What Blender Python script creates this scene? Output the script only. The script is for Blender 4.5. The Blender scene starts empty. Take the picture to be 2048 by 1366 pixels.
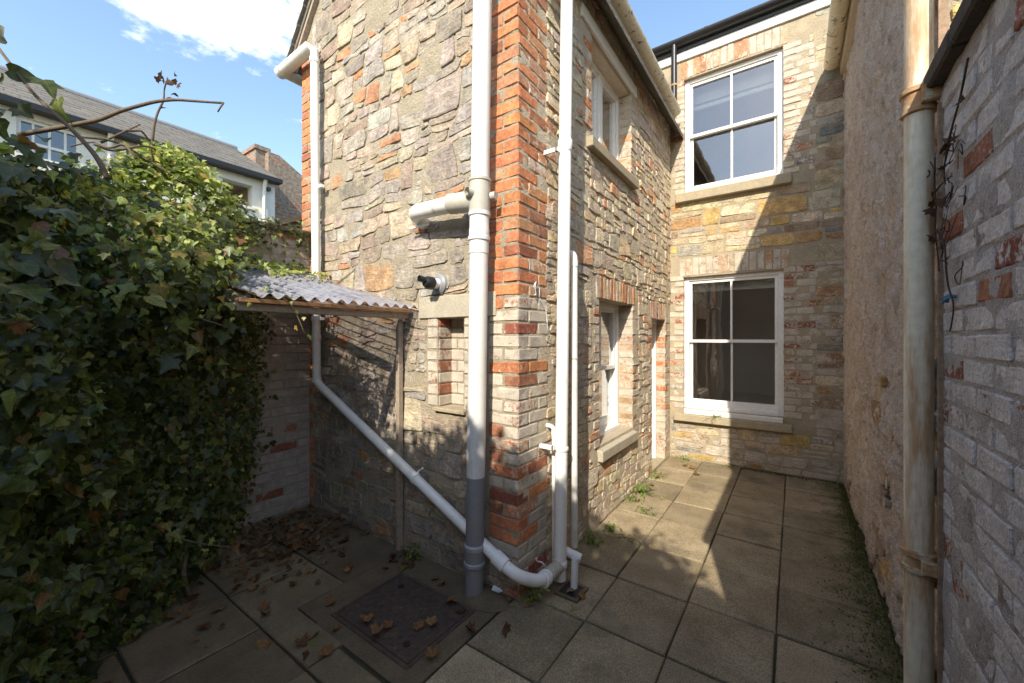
import bpy, bmesh, math, random
import numpy as np
from mathutils import Vector, Matrix, noise as mnoise

# ------------------------------------------------------------------ camera, sky, sun, exposure
sc = bpy.context.scene
COL = sc.collection
CAM_H = 1.5
YAW = math.radians(35.32)
cd = bpy.data.cameras.new("camera")
cam = bpy.data.objects.new("camera", cd)
COL.objects.link(cam)
cam.location = (0, 0, CAM_H)
cam.rotation_euler = (math.radians(90), 0, YAW)
cd.sensor_width = 36.0
cd.lens = 36.0 * 796 / 2048
cd.shift_y = -8 / 2048
cd.clip_start = 0.02
cd.clip_end = 4000
sc.camera = cam

SUN_DIR = Vector((-0.293, 1.0, -0.7535)).normalized()      # the way the light travels
SUN_EL = math.asin(-SUN_DIR.z)
sd = bpy.data.lights.new("sun", 'SUN')
sd.energy = 3.4
sd.angle = math.radians(0.55)
sd.color = (1.0, 0.91, 0.77)
so = bpy.data.objects.new("sun", sd)
COL.objects.link(so)
so.rotation_euler = SUN_DIR.to_track_quat('-Z', 'Y').to_euler()
so.location = (3, -8, 9)

world = bpy.data.worlds.new("World")
sc.world = world
world.use_nodes = True
wn, wl = world.node_tree.nodes, world.node_tree.links
wn.clear()
wout = wn.new('ShaderNodeOutputWorld')
wbg = wn.new('ShaderNodeBackground')
sky = wn.new('ShaderNodeTexSky')
sky.sky_type = 'NISHITA'
sky.sun_disc = False
sky.sun_elevation = SUN_EL
sky.sun_rotation = math.atan2(-SUN_DIR.x, -SUN_DIR.y)
sky.air_density = 1.3
sky.dust_density = 0.8
sky.ozone_density = 2.0
wbg.inputs['Strength'].default_value = 0.15
# broken fair-weather clouds on a flat layer high above
geo = wn.new('ShaderNodeTexCoord')
sep = wn.new('ShaderNodeSeparateXYZ')
wl.new(geo.outputs['Generated'], sep.inputs[0])
mz = wn.new('ShaderNodeMath'); mz.operation = 'MAXIMUM'; mz.inputs[1].default_value = 0.06
wl.new(sep.outputs['Z'], mz.inputs[0])
dx = wn.new('ShaderNodeMath'); dx.operation = 'DIVIDE'
dy = wn.new('ShaderNodeMath'); dy.operation = 'DIVIDE'
wl.new(sep.outputs['X'], dx.inputs[0]); wl.new(mz.outputs[0], dx.inputs[1])
wl.new(sep.outputs['Y'], dy.inputs[0]); wl.new(mz.outputs[0], dy.inputs[1])
cmb = wn.new('ShaderNodeCombineXYZ')
wl.new(dx.outputs[0], cmb.inputs[0]); wl.new(dy.outputs[0], cmb.inputs[1])
nz = wn.new('ShaderNodeTexNoise')
nz.inputs['Scale'].default_value = 4.6; nz.inputs['Detail'].default_value = 9; nz.inputs['Roughness'].default_value = 0.62
wl.new(cmb.outputs[0], nz.inputs['Vector'])
acc = None
for (cx_, cy_, r_) in ((-1.40, 0.40, 0.46), (-1.05, 0.62, 0.34), (2.6, 1.4, 0.9), (-2.4, -1.9, 0.9), (1.6, -2.7, 0.8), (0.3, 3.4, 0.8)):
    vd = wn.new('ShaderNodeVectorMath'); vd.operation = 'DISTANCE'
    vd.inputs[1].default_value = (cx_, cy_, 0)
    wl.new(cmb.outputs[0], vd.inputs[0])
    mr = wn.new('ShaderNodeMapRange')
    mr.inputs['From Min'].default_value = r_; mr.inputs['From Max'].default_value = 0.0
    mr.inputs['To Min'].default_value = 0.0; mr.inputs['To Max'].default_value = 1.0
    wl.new(vd.outputs['Value'], mr.inputs['Value'])
    if acc is None:
        acc = mr
    else:
        mx = wn.new('ShaderNodeMath'); mx.operation = 'MAXIMUM'
        wl.new(acc.outputs[0], mx.inputs[0]); wl.new(mr.outputs[0], mx.inputs[1]); acc = mx
ad = wn.new('ShaderNodeMath'); ad.operation = 'MULTIPLY_ADD'; ad.inputs[1].default_value = 0.58
wl.new(acc.outputs[0], ad.inputs[0]); wl.new(nz.outputs['Fac'], ad.inputs[2])
cr = wn.new('ShaderNodeMapRange'); cr.interpolation_type = 'SMOOTHSTEP'
cr.inputs['From Min'].default_value = 0.64; cr.inputs['From Max'].default_value = 0.92
wl.new(ad.outputs[0], cr.inputs['Value'])
cm = wn.new('ShaderNodeMix'); cm.data_type = 'RGBA'
cm.inputs['B'].default_value = (8.0, 8.0, 8.1, 1)
wl.new(cr.outputs[0], cm.inputs['Factor']); wl.new(sky.outputs[0], cm.inputs['A'])
wl.new(cm.outputs['Result'], wbg.inputs['Color'])
wl.new(wbg.outputs[0], wout.inputs['Surface'])

sc.view_settings.view_transform = 'Standard'
sc.view_settings.look = 'None'
sc.view_settings.exposure = 1.08
sc.view_settings.gamma = 1.0
sc.cycles.max_bounces = 8
sc.cycles.transparent_max_bounces = 16

rng = random.Random(7)
def U(a, b): return rng.uniform(a, b)

# ------------------------------------------------------------------ generic helpers
def sety(o, label=None, cat=None, group=None, kind=None):
    if label: o["label"] = label
    if cat: o["category"] = cat
    if group: o["group"] = group
    if kind: o["kind"] = kind
    return o

WT = {}
def attach(c, p):
    c.parent = p
    t = WT.get(p.name)
    if t is not None:
        c.matrix_parent_inverse = Matrix.Translation(-t)

def thing(name, label, cat, loc=(0, 0, 0), group=None):
    o = bpy.data.objects.new(name, None)
    COL.objects.link(o)
    o.location = loc
    o.empty_display_size = 0.1
    WT[o.name] = Vector(loc)
    return sety(o, label, cat, group)

def mesh_obj(name, verts, faces, mat, parent=None, smooth=False, color=None):
    me = bpy.data.meshes.new(name)
    me.from_pydata([tuple(v) for v in verts], [], faces)
    if smooth:
        me.polygons.foreach_set('use_smooth', [True] * len(me.polygons))
    if mat: me.materials.append(mat)
    o = bpy.data.objects.new(name, me)
    COL.objects.link(o)
    if parent: attach(o, parent)
    if color: o.color = color
    return o

class MB:
    def __init__(s): s.v = []; s.f = []
    def add(s, vs, fs):
        n = len(s.v); s.v += [tuple(v) for v in vs]; s.f += [tuple(i + n for i in f) for f in fs]; return s
    def box(s, x0, x1, y0, y1, z0, z1):
        return s.add([(x, y, z) for x in (x0, x1) for y in (y0, y1) for z in (z0, z1)],
                     [(0, 1, 3, 2), (4, 6, 7, 5), (0, 4, 5, 1), (2, 3, 7, 6), (0, 2, 6, 4), (1, 5, 7, 3)])
    def mbox(s, mp, u0, u1, z0, z1, d0, d1):
        return s.add([mp(u, z, d) for u in (u0, u1) for d in (d0, d1) for z in (z0, z1)],
                     [(0, 1, 3, 2), (4, 6, 7, 5), (0, 4, 5, 1), (2, 3, 7, 6), (0, 2, 6, 4), (1, 5, 7, 3)])
    def tube(s, path, r, seg=20, cap=True):
        P = [Vector(p) for p in path]; n = len(P)
        rr = r if isinstance(r, (list, tuple)) else [r] * n
        T = []
        for i in range(n):
            a = P[max(i - 1, 0)]; b = P[min(i + 1, n - 1)]
            if 0 < i < n - 1:
                t = (P[i] - a).normalized() + (b - P[i]).normalized()
                if t.length < 1e-6: t = b - P[i]
            else: t = b - a
            T.append(t.normalized())
        ref = Vector((0, 0, 1)) if abs(T[0].z) < 0.9 else Vector((1, 0, 0))
        N = (ref - T[0] * ref.dot(T[0])).normalized()
        vs = []; fs = []
        for i in range(n):
            N = (N - T[i] * N.dot(T[i])).normalized(); Bn = T[i].cross(N)
            for k in range(seg):
                a = 2 * math.pi * k / seg
                vs.append(P[i] + (N * math.cos(a) + Bn * math.sin(a)) * rr[i])
        for i in range(n - 1):
            for k in range(seg):
                k2 = (k + 1) % seg
                fs.append((i * seg + k, i * seg + k2, (i + 1) * seg + k2, (i + 1) * seg + k))
        if cap:
            fs.append(tuple(range(seg))[::-1]); fs.append(tuple(range((n - 1) * seg, n * seg)))
        return s.add(vs, fs)
    def build(s, name, mat, parent=None, smooth=False, bevel=0):
        o = mesh_obj(name, s.v, s.f, mat, parent, smooth)
        bm = bmesh.new(); bm.from_mesh(o.data)
        bmesh.ops.recalc_face_normals(bm, faces=bm.faces)
        if bevel:
            bmesh.ops.bevel(bm, geom=list(bm.edges), offset=bevel, segments=1, affect='EDGES', profile=0.5)
        bm.to_mesh(o.data); bm.free()
        if smooth == 'auto':
            o.data.polygons.foreach_set('use_smooth', [True] * len(o.data.polygons))
            o.data.set_sharp_from_angle(angle=math.radians(40))
        return o

def ringed(p0, p1, r, rings):
    """path/radius lists for a straight pipe with raised collars: rings = [(t0,t1,extra)] along the length in metres"""
    p0 = Vector(p0); p1 = Vector(p1); L = (p1 - p0).length; d = (p1 - p0) / L
    pts = [(0.0, r)]
    for (a, b, e) in sorted(rings):
        pts += [(a, r), (a + 1e-4, r + e), (b, r + e), (b + 1e-4, r)]
    pts.append((L, r))
    return [p0 + d * t for t, _ in pts], [q for _, q in pts]

def fillet(path, rad, n=6):
    P = [Vector(p) for p in path]; out = [P[0]]
    for i in range(1, len(P) - 1):
        a = (P[i - 1] - P[i]); b = (P[i + 1] - P[i])
        q = min(rad, a.length * 0.45, b.length * 0.45)
        A = P[i] + a.normalized() * q; Bp = P[i] + b.normalized() * q
        for k in range(n + 1):
            t = k / n
            out.append(A * (1 - t) ** 2 + P[i] * 2 * t * (1 - t) + Bp * t ** 2)
    out.append(P[-1]); return out

# ------------------------------------------------------------------ materials
def nt(name):
    m = bpy.data.materials.new(name); m.use_nodes = True
    n, l = m.node_tree.nodes, m.node_tree.links
    return m, n, l, n['Principled BSDF']

def noise_node(n, l, scale, detail=4, rough=0.55, vec=None, dist=0.0):
    t = n.new('ShaderNodeTexNoise')
    t.inputs['Scale'].default_value = scale; t.inputs['Detail'].default_value = detail
    t.inputs['Roughness'].default_value = rough; t.inputs['Distortion'].default_value = dist
    if vec is None:
        g = n.get('GEO') or n.new('ShaderNodeNewGeometry'); g.name = 'GEO'
        vec = g.outputs['Position']
    l.new(vec, t.inputs['Vector'])
    return t.outputs['Fac']

def mapr(n, l, v, a, b, c=0.0, d=1.0, smooth=True):
    r = n.new('ShaderNodeMapRange')
    if smooth: r.interpolation_type = 'SMOOTHSTEP'
    r.inputs['From Min'].default_value = a; r.inputs['From Max'].default_value = b
    r.inputs['To Min'].default_value = c; r.inputs['To Max'].default_value = d
    l.new(v, r.inputs['Value']); return r.outputs['Result']

def math_n(n, l, op, a, b=None, c=None):
    m = n.new('ShaderNodeMath'); m.operation = op
    for i, v in enumerate((a, b, c)):
        if v is None: continue
        if isinstance(v, (int, float)): m.inputs[i].default_value = v
        else: l.new(v, m.inputs[i])
    return m.outputs[0]

def mixc(n, l, f, a, b, blend='MIX'):
    m = n.new('ShaderNodeMix'); m.data_type = 'RGBA'; m.blend_type = blend
    for key, v in (('Factor', f), ('A', a), ('B', b)):
        if isinstance(v, (int, float)): m.inputs[key].default_value = v
        elif isinstance(v, tuple): m.inputs[key].default_value = (*v, 1) if len(v) == 3 else v
        else: l.new(v, m.inputs[key])
    return m.outputs['Result']

def bump(n, l, bsdf, h, strength=0.5, dist=0.01, prev=None):
    b = n.new('ShaderNodeBump'); b.inputs['Strength'].default_value = strength; b.inputs['Distance'].default_value = dist
    l.new(h, b.inputs['Height'])
    if prev: l.new(prev, b.inputs['Normal'])
    l.new(b.outputs[0], bsdf.inputs['Normal']); return b.outputs[0]

def scalar_col(n, l, v):
    c = n.new('ShaderNodeCombineColor')
    for i in range(3): l.new(v, c.inputs[i])
    return c.outputs[0]

def piece_material(name, src, paint=(0.53, 0.465, 0.375), rough=0.9, strata=False, bumpd=0.012, fine=150, contrast=0.4):
    """masonry piece: own colour (object colour or a stored colour) plus flaking limewash, amount in alpha"""
    m, n, l, b = nt(name)
    if src == 'obj':
        oi = n.new('ShaderNodeObjectInfo'); colr, alp = oi.outputs['Color'], oi.outputs['Alpha']
    else:
        at = n.new('ShaderNodeAttribute'); at.attribute_name = 'pc'; colr, alp = at.outputs['Color'], at.outputs['Alpha']
    n1 = noise_node(n, l, 11, 6, 0.65)
    n2 = noise_node(n, l, 48, 5, 0.6)
    n3 = noise_node(n, l, fine, 4, 0.6)
    var = mapr(n, l, n1, 0.28, 0.72, 1 - contrast, 1 + contrast, False)
    var2 = mapr(n, l, n2, 0.3, 0.7, 0.72, 1.28, False)
    v = math_n(n, l, 'MULTIPLY', var, var2)
    base = mixc(n, l, 1.0, colr, scalar_col(n, l, v), 'MULTIPLY')
    hue = mapr(n, l, noise_node(n, l, 23, 3), 0.45, 0.7, 0, 0.35)
    base = mixc(n, l, hue, base, mixc(n, l, 1.0, base, (1.25, 0.95, 0.68), 'MULTIPLY'))
    pm = math_n(n, l, 'ADD', math_n(n, l, 'MULTIPLY', n1, 0.45), math_n(n, l, 'MULTIPLY', n2, 0.55))
    pm = math_n(n, l, 'ADD', pm, math_n(n, l, 'SUBTRACT', alp, 0.5))
    pf = mapr(n, l, pm, 0.46, 0.56)
    pc = mixc(n, l, 1.0, paint, scalar_col(n, l, math_n(n, l, 'MULTIPLY', mapr(n, l, n3, 0.3, 0.75, 0.75, 1.15, False), mapr(n, l, n1, 0.3, 0.7, 0.75, 1.2, False))), 'MULTIPLY')
    base = mixc(n, l, pf, base, pc)
    l.new(base, b.inputs['Base Color'])
    b.inputs['Roughness'].default_value = rough
    b.inputs['Specular IOR Level'].default_value = 0.25
    h = math_n(n, l, 'ADD', math_n(n, l, 'MULTIPLY', n2, 0.8), math_n(n, l, 'MULTIPLY', n3, 0.35))
    h = math_n(n, l, 'MULTIPLY_ADD', pf, 0.12, h)
    if strata:
        g = n['GEO']; mp = n.new('ShaderNodeMapping'); mp.inputs['Scale'].default_value = (9, 9, 55); mp.inputs['Rotation'].default_value = (0.25, 0.3, 0)
        l.new(g.outputs['Position'], mp.inputs['Vector'])
        st = noise_node(n, l, 1.0, 5, 0.6, mp.outputs[0])
        h = math_n(n, l, 'MULTIPLY_ADD', st, 0.8, h)
    bump(n, l, b, h, 0.85, bumpd)
    return m

def rough_material(name, c1, c2, s1=6, s2=60, s3=220, bumpd=0.008, rough=0.95, strength=0.8, c3=None, c3lo=0.6, c3hi=0.7, c3s=3.0):
    m, n, l, b = nt(name)
    n1 = noise_node(n, l, s1, 6, 0.65); n2 = noise_node(n, l, s2, 5, 0.6); n3 = noise_node(n, l, s3, 3, 0.6)
    f = mapr(n, l, math_n(n, l, 'ADD', math_n(n, l, 'MULTIPLY', n1, 0.6), math_n(n, l, 'MULTIPLY', n2, 0.4)), 0.36, 0.64)
    c = mixc(n, l, f, c1, c2)
    if c3:
        c = mixc(n, l, mapr(n, l, noise_node(n, l, c3s, 7, 0.7), c3lo, c3hi), c, c3)
    c = mixc(n, l, 1.0, c, scalar_col(n, l, mapr(n, l, n3, 0.3, 0.7, 0.75, 1.25, False)), 'MULTIPLY')
    l.new(c, b.inputs['Base Color'])
    b.inputs['Roughness'].default_value = rough; b.inputs['Specular IOR Level'].default_value = 0.25
    bump(n, l, b, math_n(n, l, 'ADD', n2, math_n(n, l, 'MULTIPLY', n3, 0.5)), strength, bumpd)
    return m

def plain(name, col, rough=0.5, var=0.12, scale=30, bumpd=0.001, spec=0.4, dirt=None, dlo=0.55, dhi=0.72, dscale=12, stretch=None):
    m, n, l, b = nt(name)
    f = mapr(n, l, noise_node(n, l, scale, 5), 0.3, 0.7, 1 - var, 1 + var, False)
    c = mixc(n, l, 1.0, col, scalar_col(n, l, f), 'MULTIPLY')
    if dirt:
        vec = None
        if stretch:
            noise_node(n, l, 1)
            mp = n.new('ShaderNodeMapping'); mp.inputs['Scale'].default_value = stretch
            l.new(n['GEO'].outputs['Position'], mp.inputs['Vector']); vec = mp.outputs[0]
        c = mixc(n, l, mapr(n, l, noise_node(n, l, dscale, 8, 0.7, vec), dlo, dhi, 0, 0.9), c, dirt)
    l.new(c, b.inputs['Base Color'])
    b.inputs['Roughness'].default_value = rough; b.inputs['Specular IOR Level'].default_value = spec
    bump(n, l, b, noise_node(n, l, scale * 4, 4), 0.5, bumpd)
    return m

M = {}
M['stone'] = piece_material('stone', 'obj', strata=True, bumpd=0.015)
M['stone_j'] = piece_material('stone_joined', 'attr', strata=True, bumpd=0.015)
M['brick'] = piece_material('brick', 'obj', bumpd=0.007, contrast=0.3)
M['brick_j'] = piece_material('brick_joined', 'attr', bumpd=0.007, contrast=0.3)
M['pbrick'] = piece_material('painted_brick', 'obj', paint=(0.62, 0.565, 0.52), bumpd=0.022, contrast=0.45, fine=90)
M['pbrick_j'] = piece_material('painted_brick_joined', 'attr', paint=(0.62, 0.565, 0.52), bumpd=0.022, contrast=0.45, fine=90)
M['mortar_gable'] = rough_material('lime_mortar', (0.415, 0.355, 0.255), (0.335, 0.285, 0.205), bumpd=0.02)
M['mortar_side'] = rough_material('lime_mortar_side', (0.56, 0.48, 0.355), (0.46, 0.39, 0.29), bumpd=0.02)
M['mortar_back'] = rough_material('grey_mortar', (0.44, 0.365, 0.25), (0.345, 0.29, 0.205), bumpd=0.012)
M['mortar_white'] = rough_material('painted_mortar', (0.52, 0.47, 0.43), (0.38, 0.335, 0.30), bumpd=0.02, c3=(0.24, 0.19, 0.155), c3lo=0.56, c3hi=0.66, c3s=6)
M['mortar_bound'] = rough_material('boundary_mortar', (0.40, 0.325, 0.265), (0.32, 0.26, 0.21), bumpd=0.01, c3=(0.17, 0.13, 0.10), c3lo=0.58, c3hi=0.72)
M['bbrick'] = piece_material('limewashed_brick', 'obj', paint=(0.43, 0.35, 0.29), bumpd=0.006, contrast=0.3)
M['bbrick_j'] = piece_material('limewashed_brick_joined', 'attr', paint=(0.43, 0.35, 0.29), bumpd=0.006, contrast=0.3)
M['render'] = rough_material('roughcast', (0.56, 0.445, 0.35), (0.68, 0.575, 0.475), s1=4, s2=30, s3=130, bumpd=0.03, strength=0.8, c3=(0.38, 0.29, 0.21), c3lo=0.50, c3hi=0.72, c3s=7)
M['concrete'] = rough_material('concrete', (0.46, 0.41, 0.31), (0.38, 0.34, 0.26), s1=9, s2=70, bumpd=0.003)
M['sill'] = rough_material('stone_sill', (0.42, 0.345, 0.225), (0.33, 0.285, 0.205), s1=10, s2=70, bumpd=0.004)
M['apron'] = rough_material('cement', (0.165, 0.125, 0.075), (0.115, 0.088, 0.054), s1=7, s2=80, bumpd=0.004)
M['soil'] = rough_material('soil', (0.06, 0.055, 0.03), (0.09, 0.085, 0.045), s1=12, s2=90, bumpd=0.01)
M['white_paint'] = plain('white_gloss_paint', (0.76, 0.745, 0.70), 0.4, 0.07, dirt=(0.36, 0.31, 0.24), dlo=0.60, dhi=0.74, dscale=22)
M['pvc_white'] = plain('white_pvc', (0.80, 0.79, 0.74), 0.32, 0.04, dirt=(0.42, 0.38, 0.29), dlo=0.54, dhi=0.85, dscale=9, stretch=(2.5, 2.5, 0.6))
M['pvc_stain'] = plain('stained_white_pvc', (0.78, 0.77, 0.70), 0.4, 0.05, dirt=(0.26, 0.24, 0.16), dlo=0.55, dhi=0.75, dscale=9)
M['pvc_light'] = plain('pale_grey_pvc', (0.66, 0.66, 0.62), 0.4, 0.04, dirt=(0.42, 0.39, 0.33), dlo=0.54, dhi=0.85, dscale=9, stretch=(2.5, 2.5, 0.6))
M['pvc_joint'] = plain('aged_pvc_joint', (0.46, 0.43, 0.36), 0.5, 0.06)
M['pvc_grey'] = plain('grey_pvc', (0.235, 0.23, 0.235), 0.45, 0.06)
M['pvc_ring'] = plain('grey_pvc_ring', (0.33, 0.32, 0.335), 0.4, 0.05)
M['cream_gutter'] = plain('cream_gutter', (0.76, 0.67, 0.48), 0.45, 0.08, dirt=(0.085, 0.06, 0.035), dlo=0.56, dhi=0.62, dscale=18)
M['cast_iron'] = plain('painted_cast_iron', (0.74, 0.655, 0.48), 0.5, 0.10, dirt=(0.44, 0.22, 0.085), dlo=0.43, dhi=0.66, dscale=5, stretch=(3.2, 3.2, 0.42))
M['rust'] = plain('rusty_paint', (0.42, 0.24, 0.11), 0.7, 0.25, 45, 0.003, dirt=(0.55, 0.47, 0.33), dlo=0.50, dhi=0.62, dscale=26)
M['black'] = plain('black_plastic', (0.018, 0.018, 0.02), 0.35, 0.1)
M['dark_metal'] = plain('dark_metal', (0.05, 0.05, 0.055), 0.45, 0.1)
M['timber'] = plain('weathered_timber', (0.33, 0.265, 0.20), 0.8, 0.2, 40, 0.003)
M['rust_shadow'] = plain('rust_shadow_strip', (0.30, 0.20, 0.125), 0.8, 0.3, 40, 0.003)  # brown put in for rust and shadow between pipe and wall
M['timber_sunlit'] = plain('sunlit_orange_timber', (0.42, 0.22, 0.10), 0.7, 0.15, 40, 0.002)  # orange carries the sunlight falling through the sheet on the purlin
M['soffit'] = plain('cream_soffit_paint', (0.64, 0.54, 0.42), 0.6, 0.08)
M['interior'] = plain('room_plaster', (0.74, 0.62, 0.50), 0.9, 0.05, 3, 0.0)
M['interior_up'] = plain('upper_room_plaster', (0.60, 0.56, 0.50), 0.9, 0.05, 3, 0.0)
M['blind'] = plain('roller_blind', (0.60, 0.58, 0.52), 0.8, 0.04)
M['slate'] = rough_material('slate', (0.20, 0.18, 0.15), (0.135, 0.125, 0.11), s1=2.5, s2=14, s3=60, bumpd=0.012)
M['limewash'] = plain('white_render', (0.72, 0.70, 0.62), 0.9, 0.06, 3, 0.002)
M['stem'] = plain('woody_stem', (0.13, 0.095, 0.062), 0.85, 0.25, 60, 0.002)
M['stem_dark'] = plain('dead_vine', (0.055, 0.035, 0.025), 0.85, 0.25, 60, 0.002)
M['string'] = plain('pale_string', (0.62, 0.68, 0.72), 0.8, 0.1)
M['blue'] = plain('blue_rag', (0.06, 0.20, 0.34), 0.8, 0.2, 200, 0.002)
M['fascia_white'] = plain('white_fascia', (0.78, 0.77, 0.74), 0.4, 0.04)
M['coping'] = rough_material('dark_coping', (0.055, 0.047, 0.038), (0.085, 0.07, 0.055), s1=9, s2=60, bumpd=0.006)
M['lead'] = plain('grey_flashing', (0.24, 0.25, 0.26), 0.5, 0.1)

def slab_material(name='paving_slab', ca=(0.255, 0.200, 0.122), cb_=(0.365, 0.295, 0.188), grain=1.0):
    m, n, l, b = nt(name)
    oi = n.new('ShaderNodeObjectInfo')
    n1 = noise_node(n, l, 3.2, 6, 0.65); n2 = noise_node(n, l, 160, 3, 0.6); n3 = noise_node(n, l, 420, 2, 0.5)
    base = mixc(n, l, mapr(n, l, n1, 0.32, 0.68), ca, cb_)
    base = mixc(n, l, 1.0, base, scalar_col(n, l, mapr(n, l, oi.outputs['Random'], 0, 1, 0.74, 1.22, False)), 'MULTIPLY')
    base = mixc(n, l, 1.0, base, scalar_col(n, l, mapr(n, l, n2, 0.35, 0.65, 1 - 0.38 * grain, 1 + 0.38 * grain, False)), 'MULTIPLY')
    sp = mapr(n, l, n3, 0.66, 0.72)
    base = mixc(n, l, math_n(n, l, 'MULTIPLY', sp, 0.6), base, (0.55, 0.50, 0.40))
    stain = mapr(n, l, noise_node(n, l, 1.9, 7, 0.7), 0.5, 0.68, 0, 0.55)
    base = mixc(n, l, stain, base, (0.11, 0.10, 0.07))
    moss = mapr(n, l, noise_node(n, l, 4.3, 8, 0.72), 0.60, 0.70, 0, 0.75)
    base = mixc(n, l, moss, base, (0.14, 0.155, 0.035))
    sx_ = n.new('ShaderNodeSeparateXYZ'); l.new(n['GEO'].outputs['Position'], sx_.inputs[0])
    alg = math_n(n, l, 'ADD', mapr(n, l, sx_.outputs[0], -0.15, 0.42, -0.35, 0.62, False), mapr(n, l, noise_node(n, l, 5.5, 8, 0.75), 0.3, 0.7, -0.45, 0.55, False))
    base = mixc(n, l, mapr(n, l, alg, 0.15, 0.65, 0, 0.85), base, (0.11, 0.105, 0.045))
    l.new(base, b.inputs['Base Color']); b.inputs['Roughness'].default_value = 0.95; b.inputs['Specular IOR Level'].default_value = 0.2
    bump(n, l, b, math_n(n, l, 'ADD', n2, n3), 0.7, 0.004)
    return m
M['slab'] = slab_material()
M['slab_old_shade'] = slab_material('old_stone_slab_shade', (0.165, 0.122, 0.072), (0.235, 0.180, 0.110), 0.45)  # smoother brown stone, also darkened for the shade beside the ivy

def glass_material(name, ior=1.6):
    m = bpy.data.materials.new(name); m.use_nodes = True
    n, l = m.node_tree.nodes, m.node_tree.links; n.clear()
    out = n.new('ShaderNodeOutputMaterial'); mx = n.new('ShaderNodeMixShader')
    tr = n.new('ShaderNodeBsdfTransparent'); gl = n.new('ShaderNodeBsdfGlossy'); fr = n.new('ShaderNodeFresnel')
    tr.inputs[0].default_value = (0.86, 0.88, 0.87, 1); gl.inputs['Roughness'].default_value = 0.0
    fr.inputs[0].default_value = ior
    g = n.new('ShaderNodeMath'); g.operation = 'MULTIPLY'; g.inputs[1].default_value = 4.0; g.use_clamp = True   # both faces of a pane, then raised further to brighten the windows
    wv = noise_node(n, l, 3.5, 2, 0.4); bp_ = n.new('ShaderNodeBump'); bp_.inputs['Strength'].default_value = 0.5; bp_.inputs['Distance'].default_value = 0.004
    l.new(wv, bp_.inputs['Height']); l.new(bp_.outputs[0], gl.inputs['Normal'])
    l.new(fr.outputs[0], g.inputs[0]); l.new(g.outputs[0], mx.inputs[0])
    l.new(tr.outputs[0], mx.inputs[1]); l.new(gl.outputs[0], mx.inputs[2]); l.new(mx.outputs[0], out.inputs[0])
    return m
M['glass'] = glass_material('window_glass')

def sheet_material():
    m = bpy.data.materials.new('corrugated_plastic'); m.use_nodes = True
    n, l = m.node_tree.nodes, m.node_tree.links; n.clear()
    out = n.new('ShaderNodeOutputMaterial')
    tr = n.new('ShaderNodeBsdfTransparent'); tr.inputs[0].default_value = (0.74, 0.72, 0.78, 1)
    df = n.new('ShaderNodeBsdfDiffuse'); tl = n.new('ShaderNodeBsdfTranslucent'); gl = n.new('ShaderNodeBsdfGlossy')
    nf = noise_node(n, l, 9, 6, 0.65)
    c = mixc(n, l, mapr(n, l, nf, 0.4, 0.68), (0.70, 0.70, 0.79), (0.52, 0.50, 0.50))
    l.new(c, df.inputs[0]); l.new(c, tl.inputs[0]); gl.inputs['Roughness'].default_value = 0.12
    a = n.new('ShaderNodeMixShader'); a.inputs[0].default_value = 0.35; l.new(df.outputs[0], a.inputs[1]); l.new(tl.outputs[0], a.inputs[2])
    b = n.new('ShaderNodeMixShader'); l.new(mapr(n, l, nf, 0.35, 0.7, 0.32, 0.78), b.inputs[0]); l.new(tr.outputs[0], b.inputs[1]); l.new(a.outputs[0], b.inputs[2])
    fr = n.new('ShaderNodeFresnel'); fr.inputs[0].default_value = 1.45
    d = n.new('ShaderNodeMixShader'); l.new(fr.outputs[0], d.inputs[0]); l.new(b.outputs[0], d.inputs[1]); l.new(gl.outputs[0], d.inputs[2])
    l.new(d.outputs[0], out.inputs[0])
    return m
M['sheet'] = sheet_material()

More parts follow.
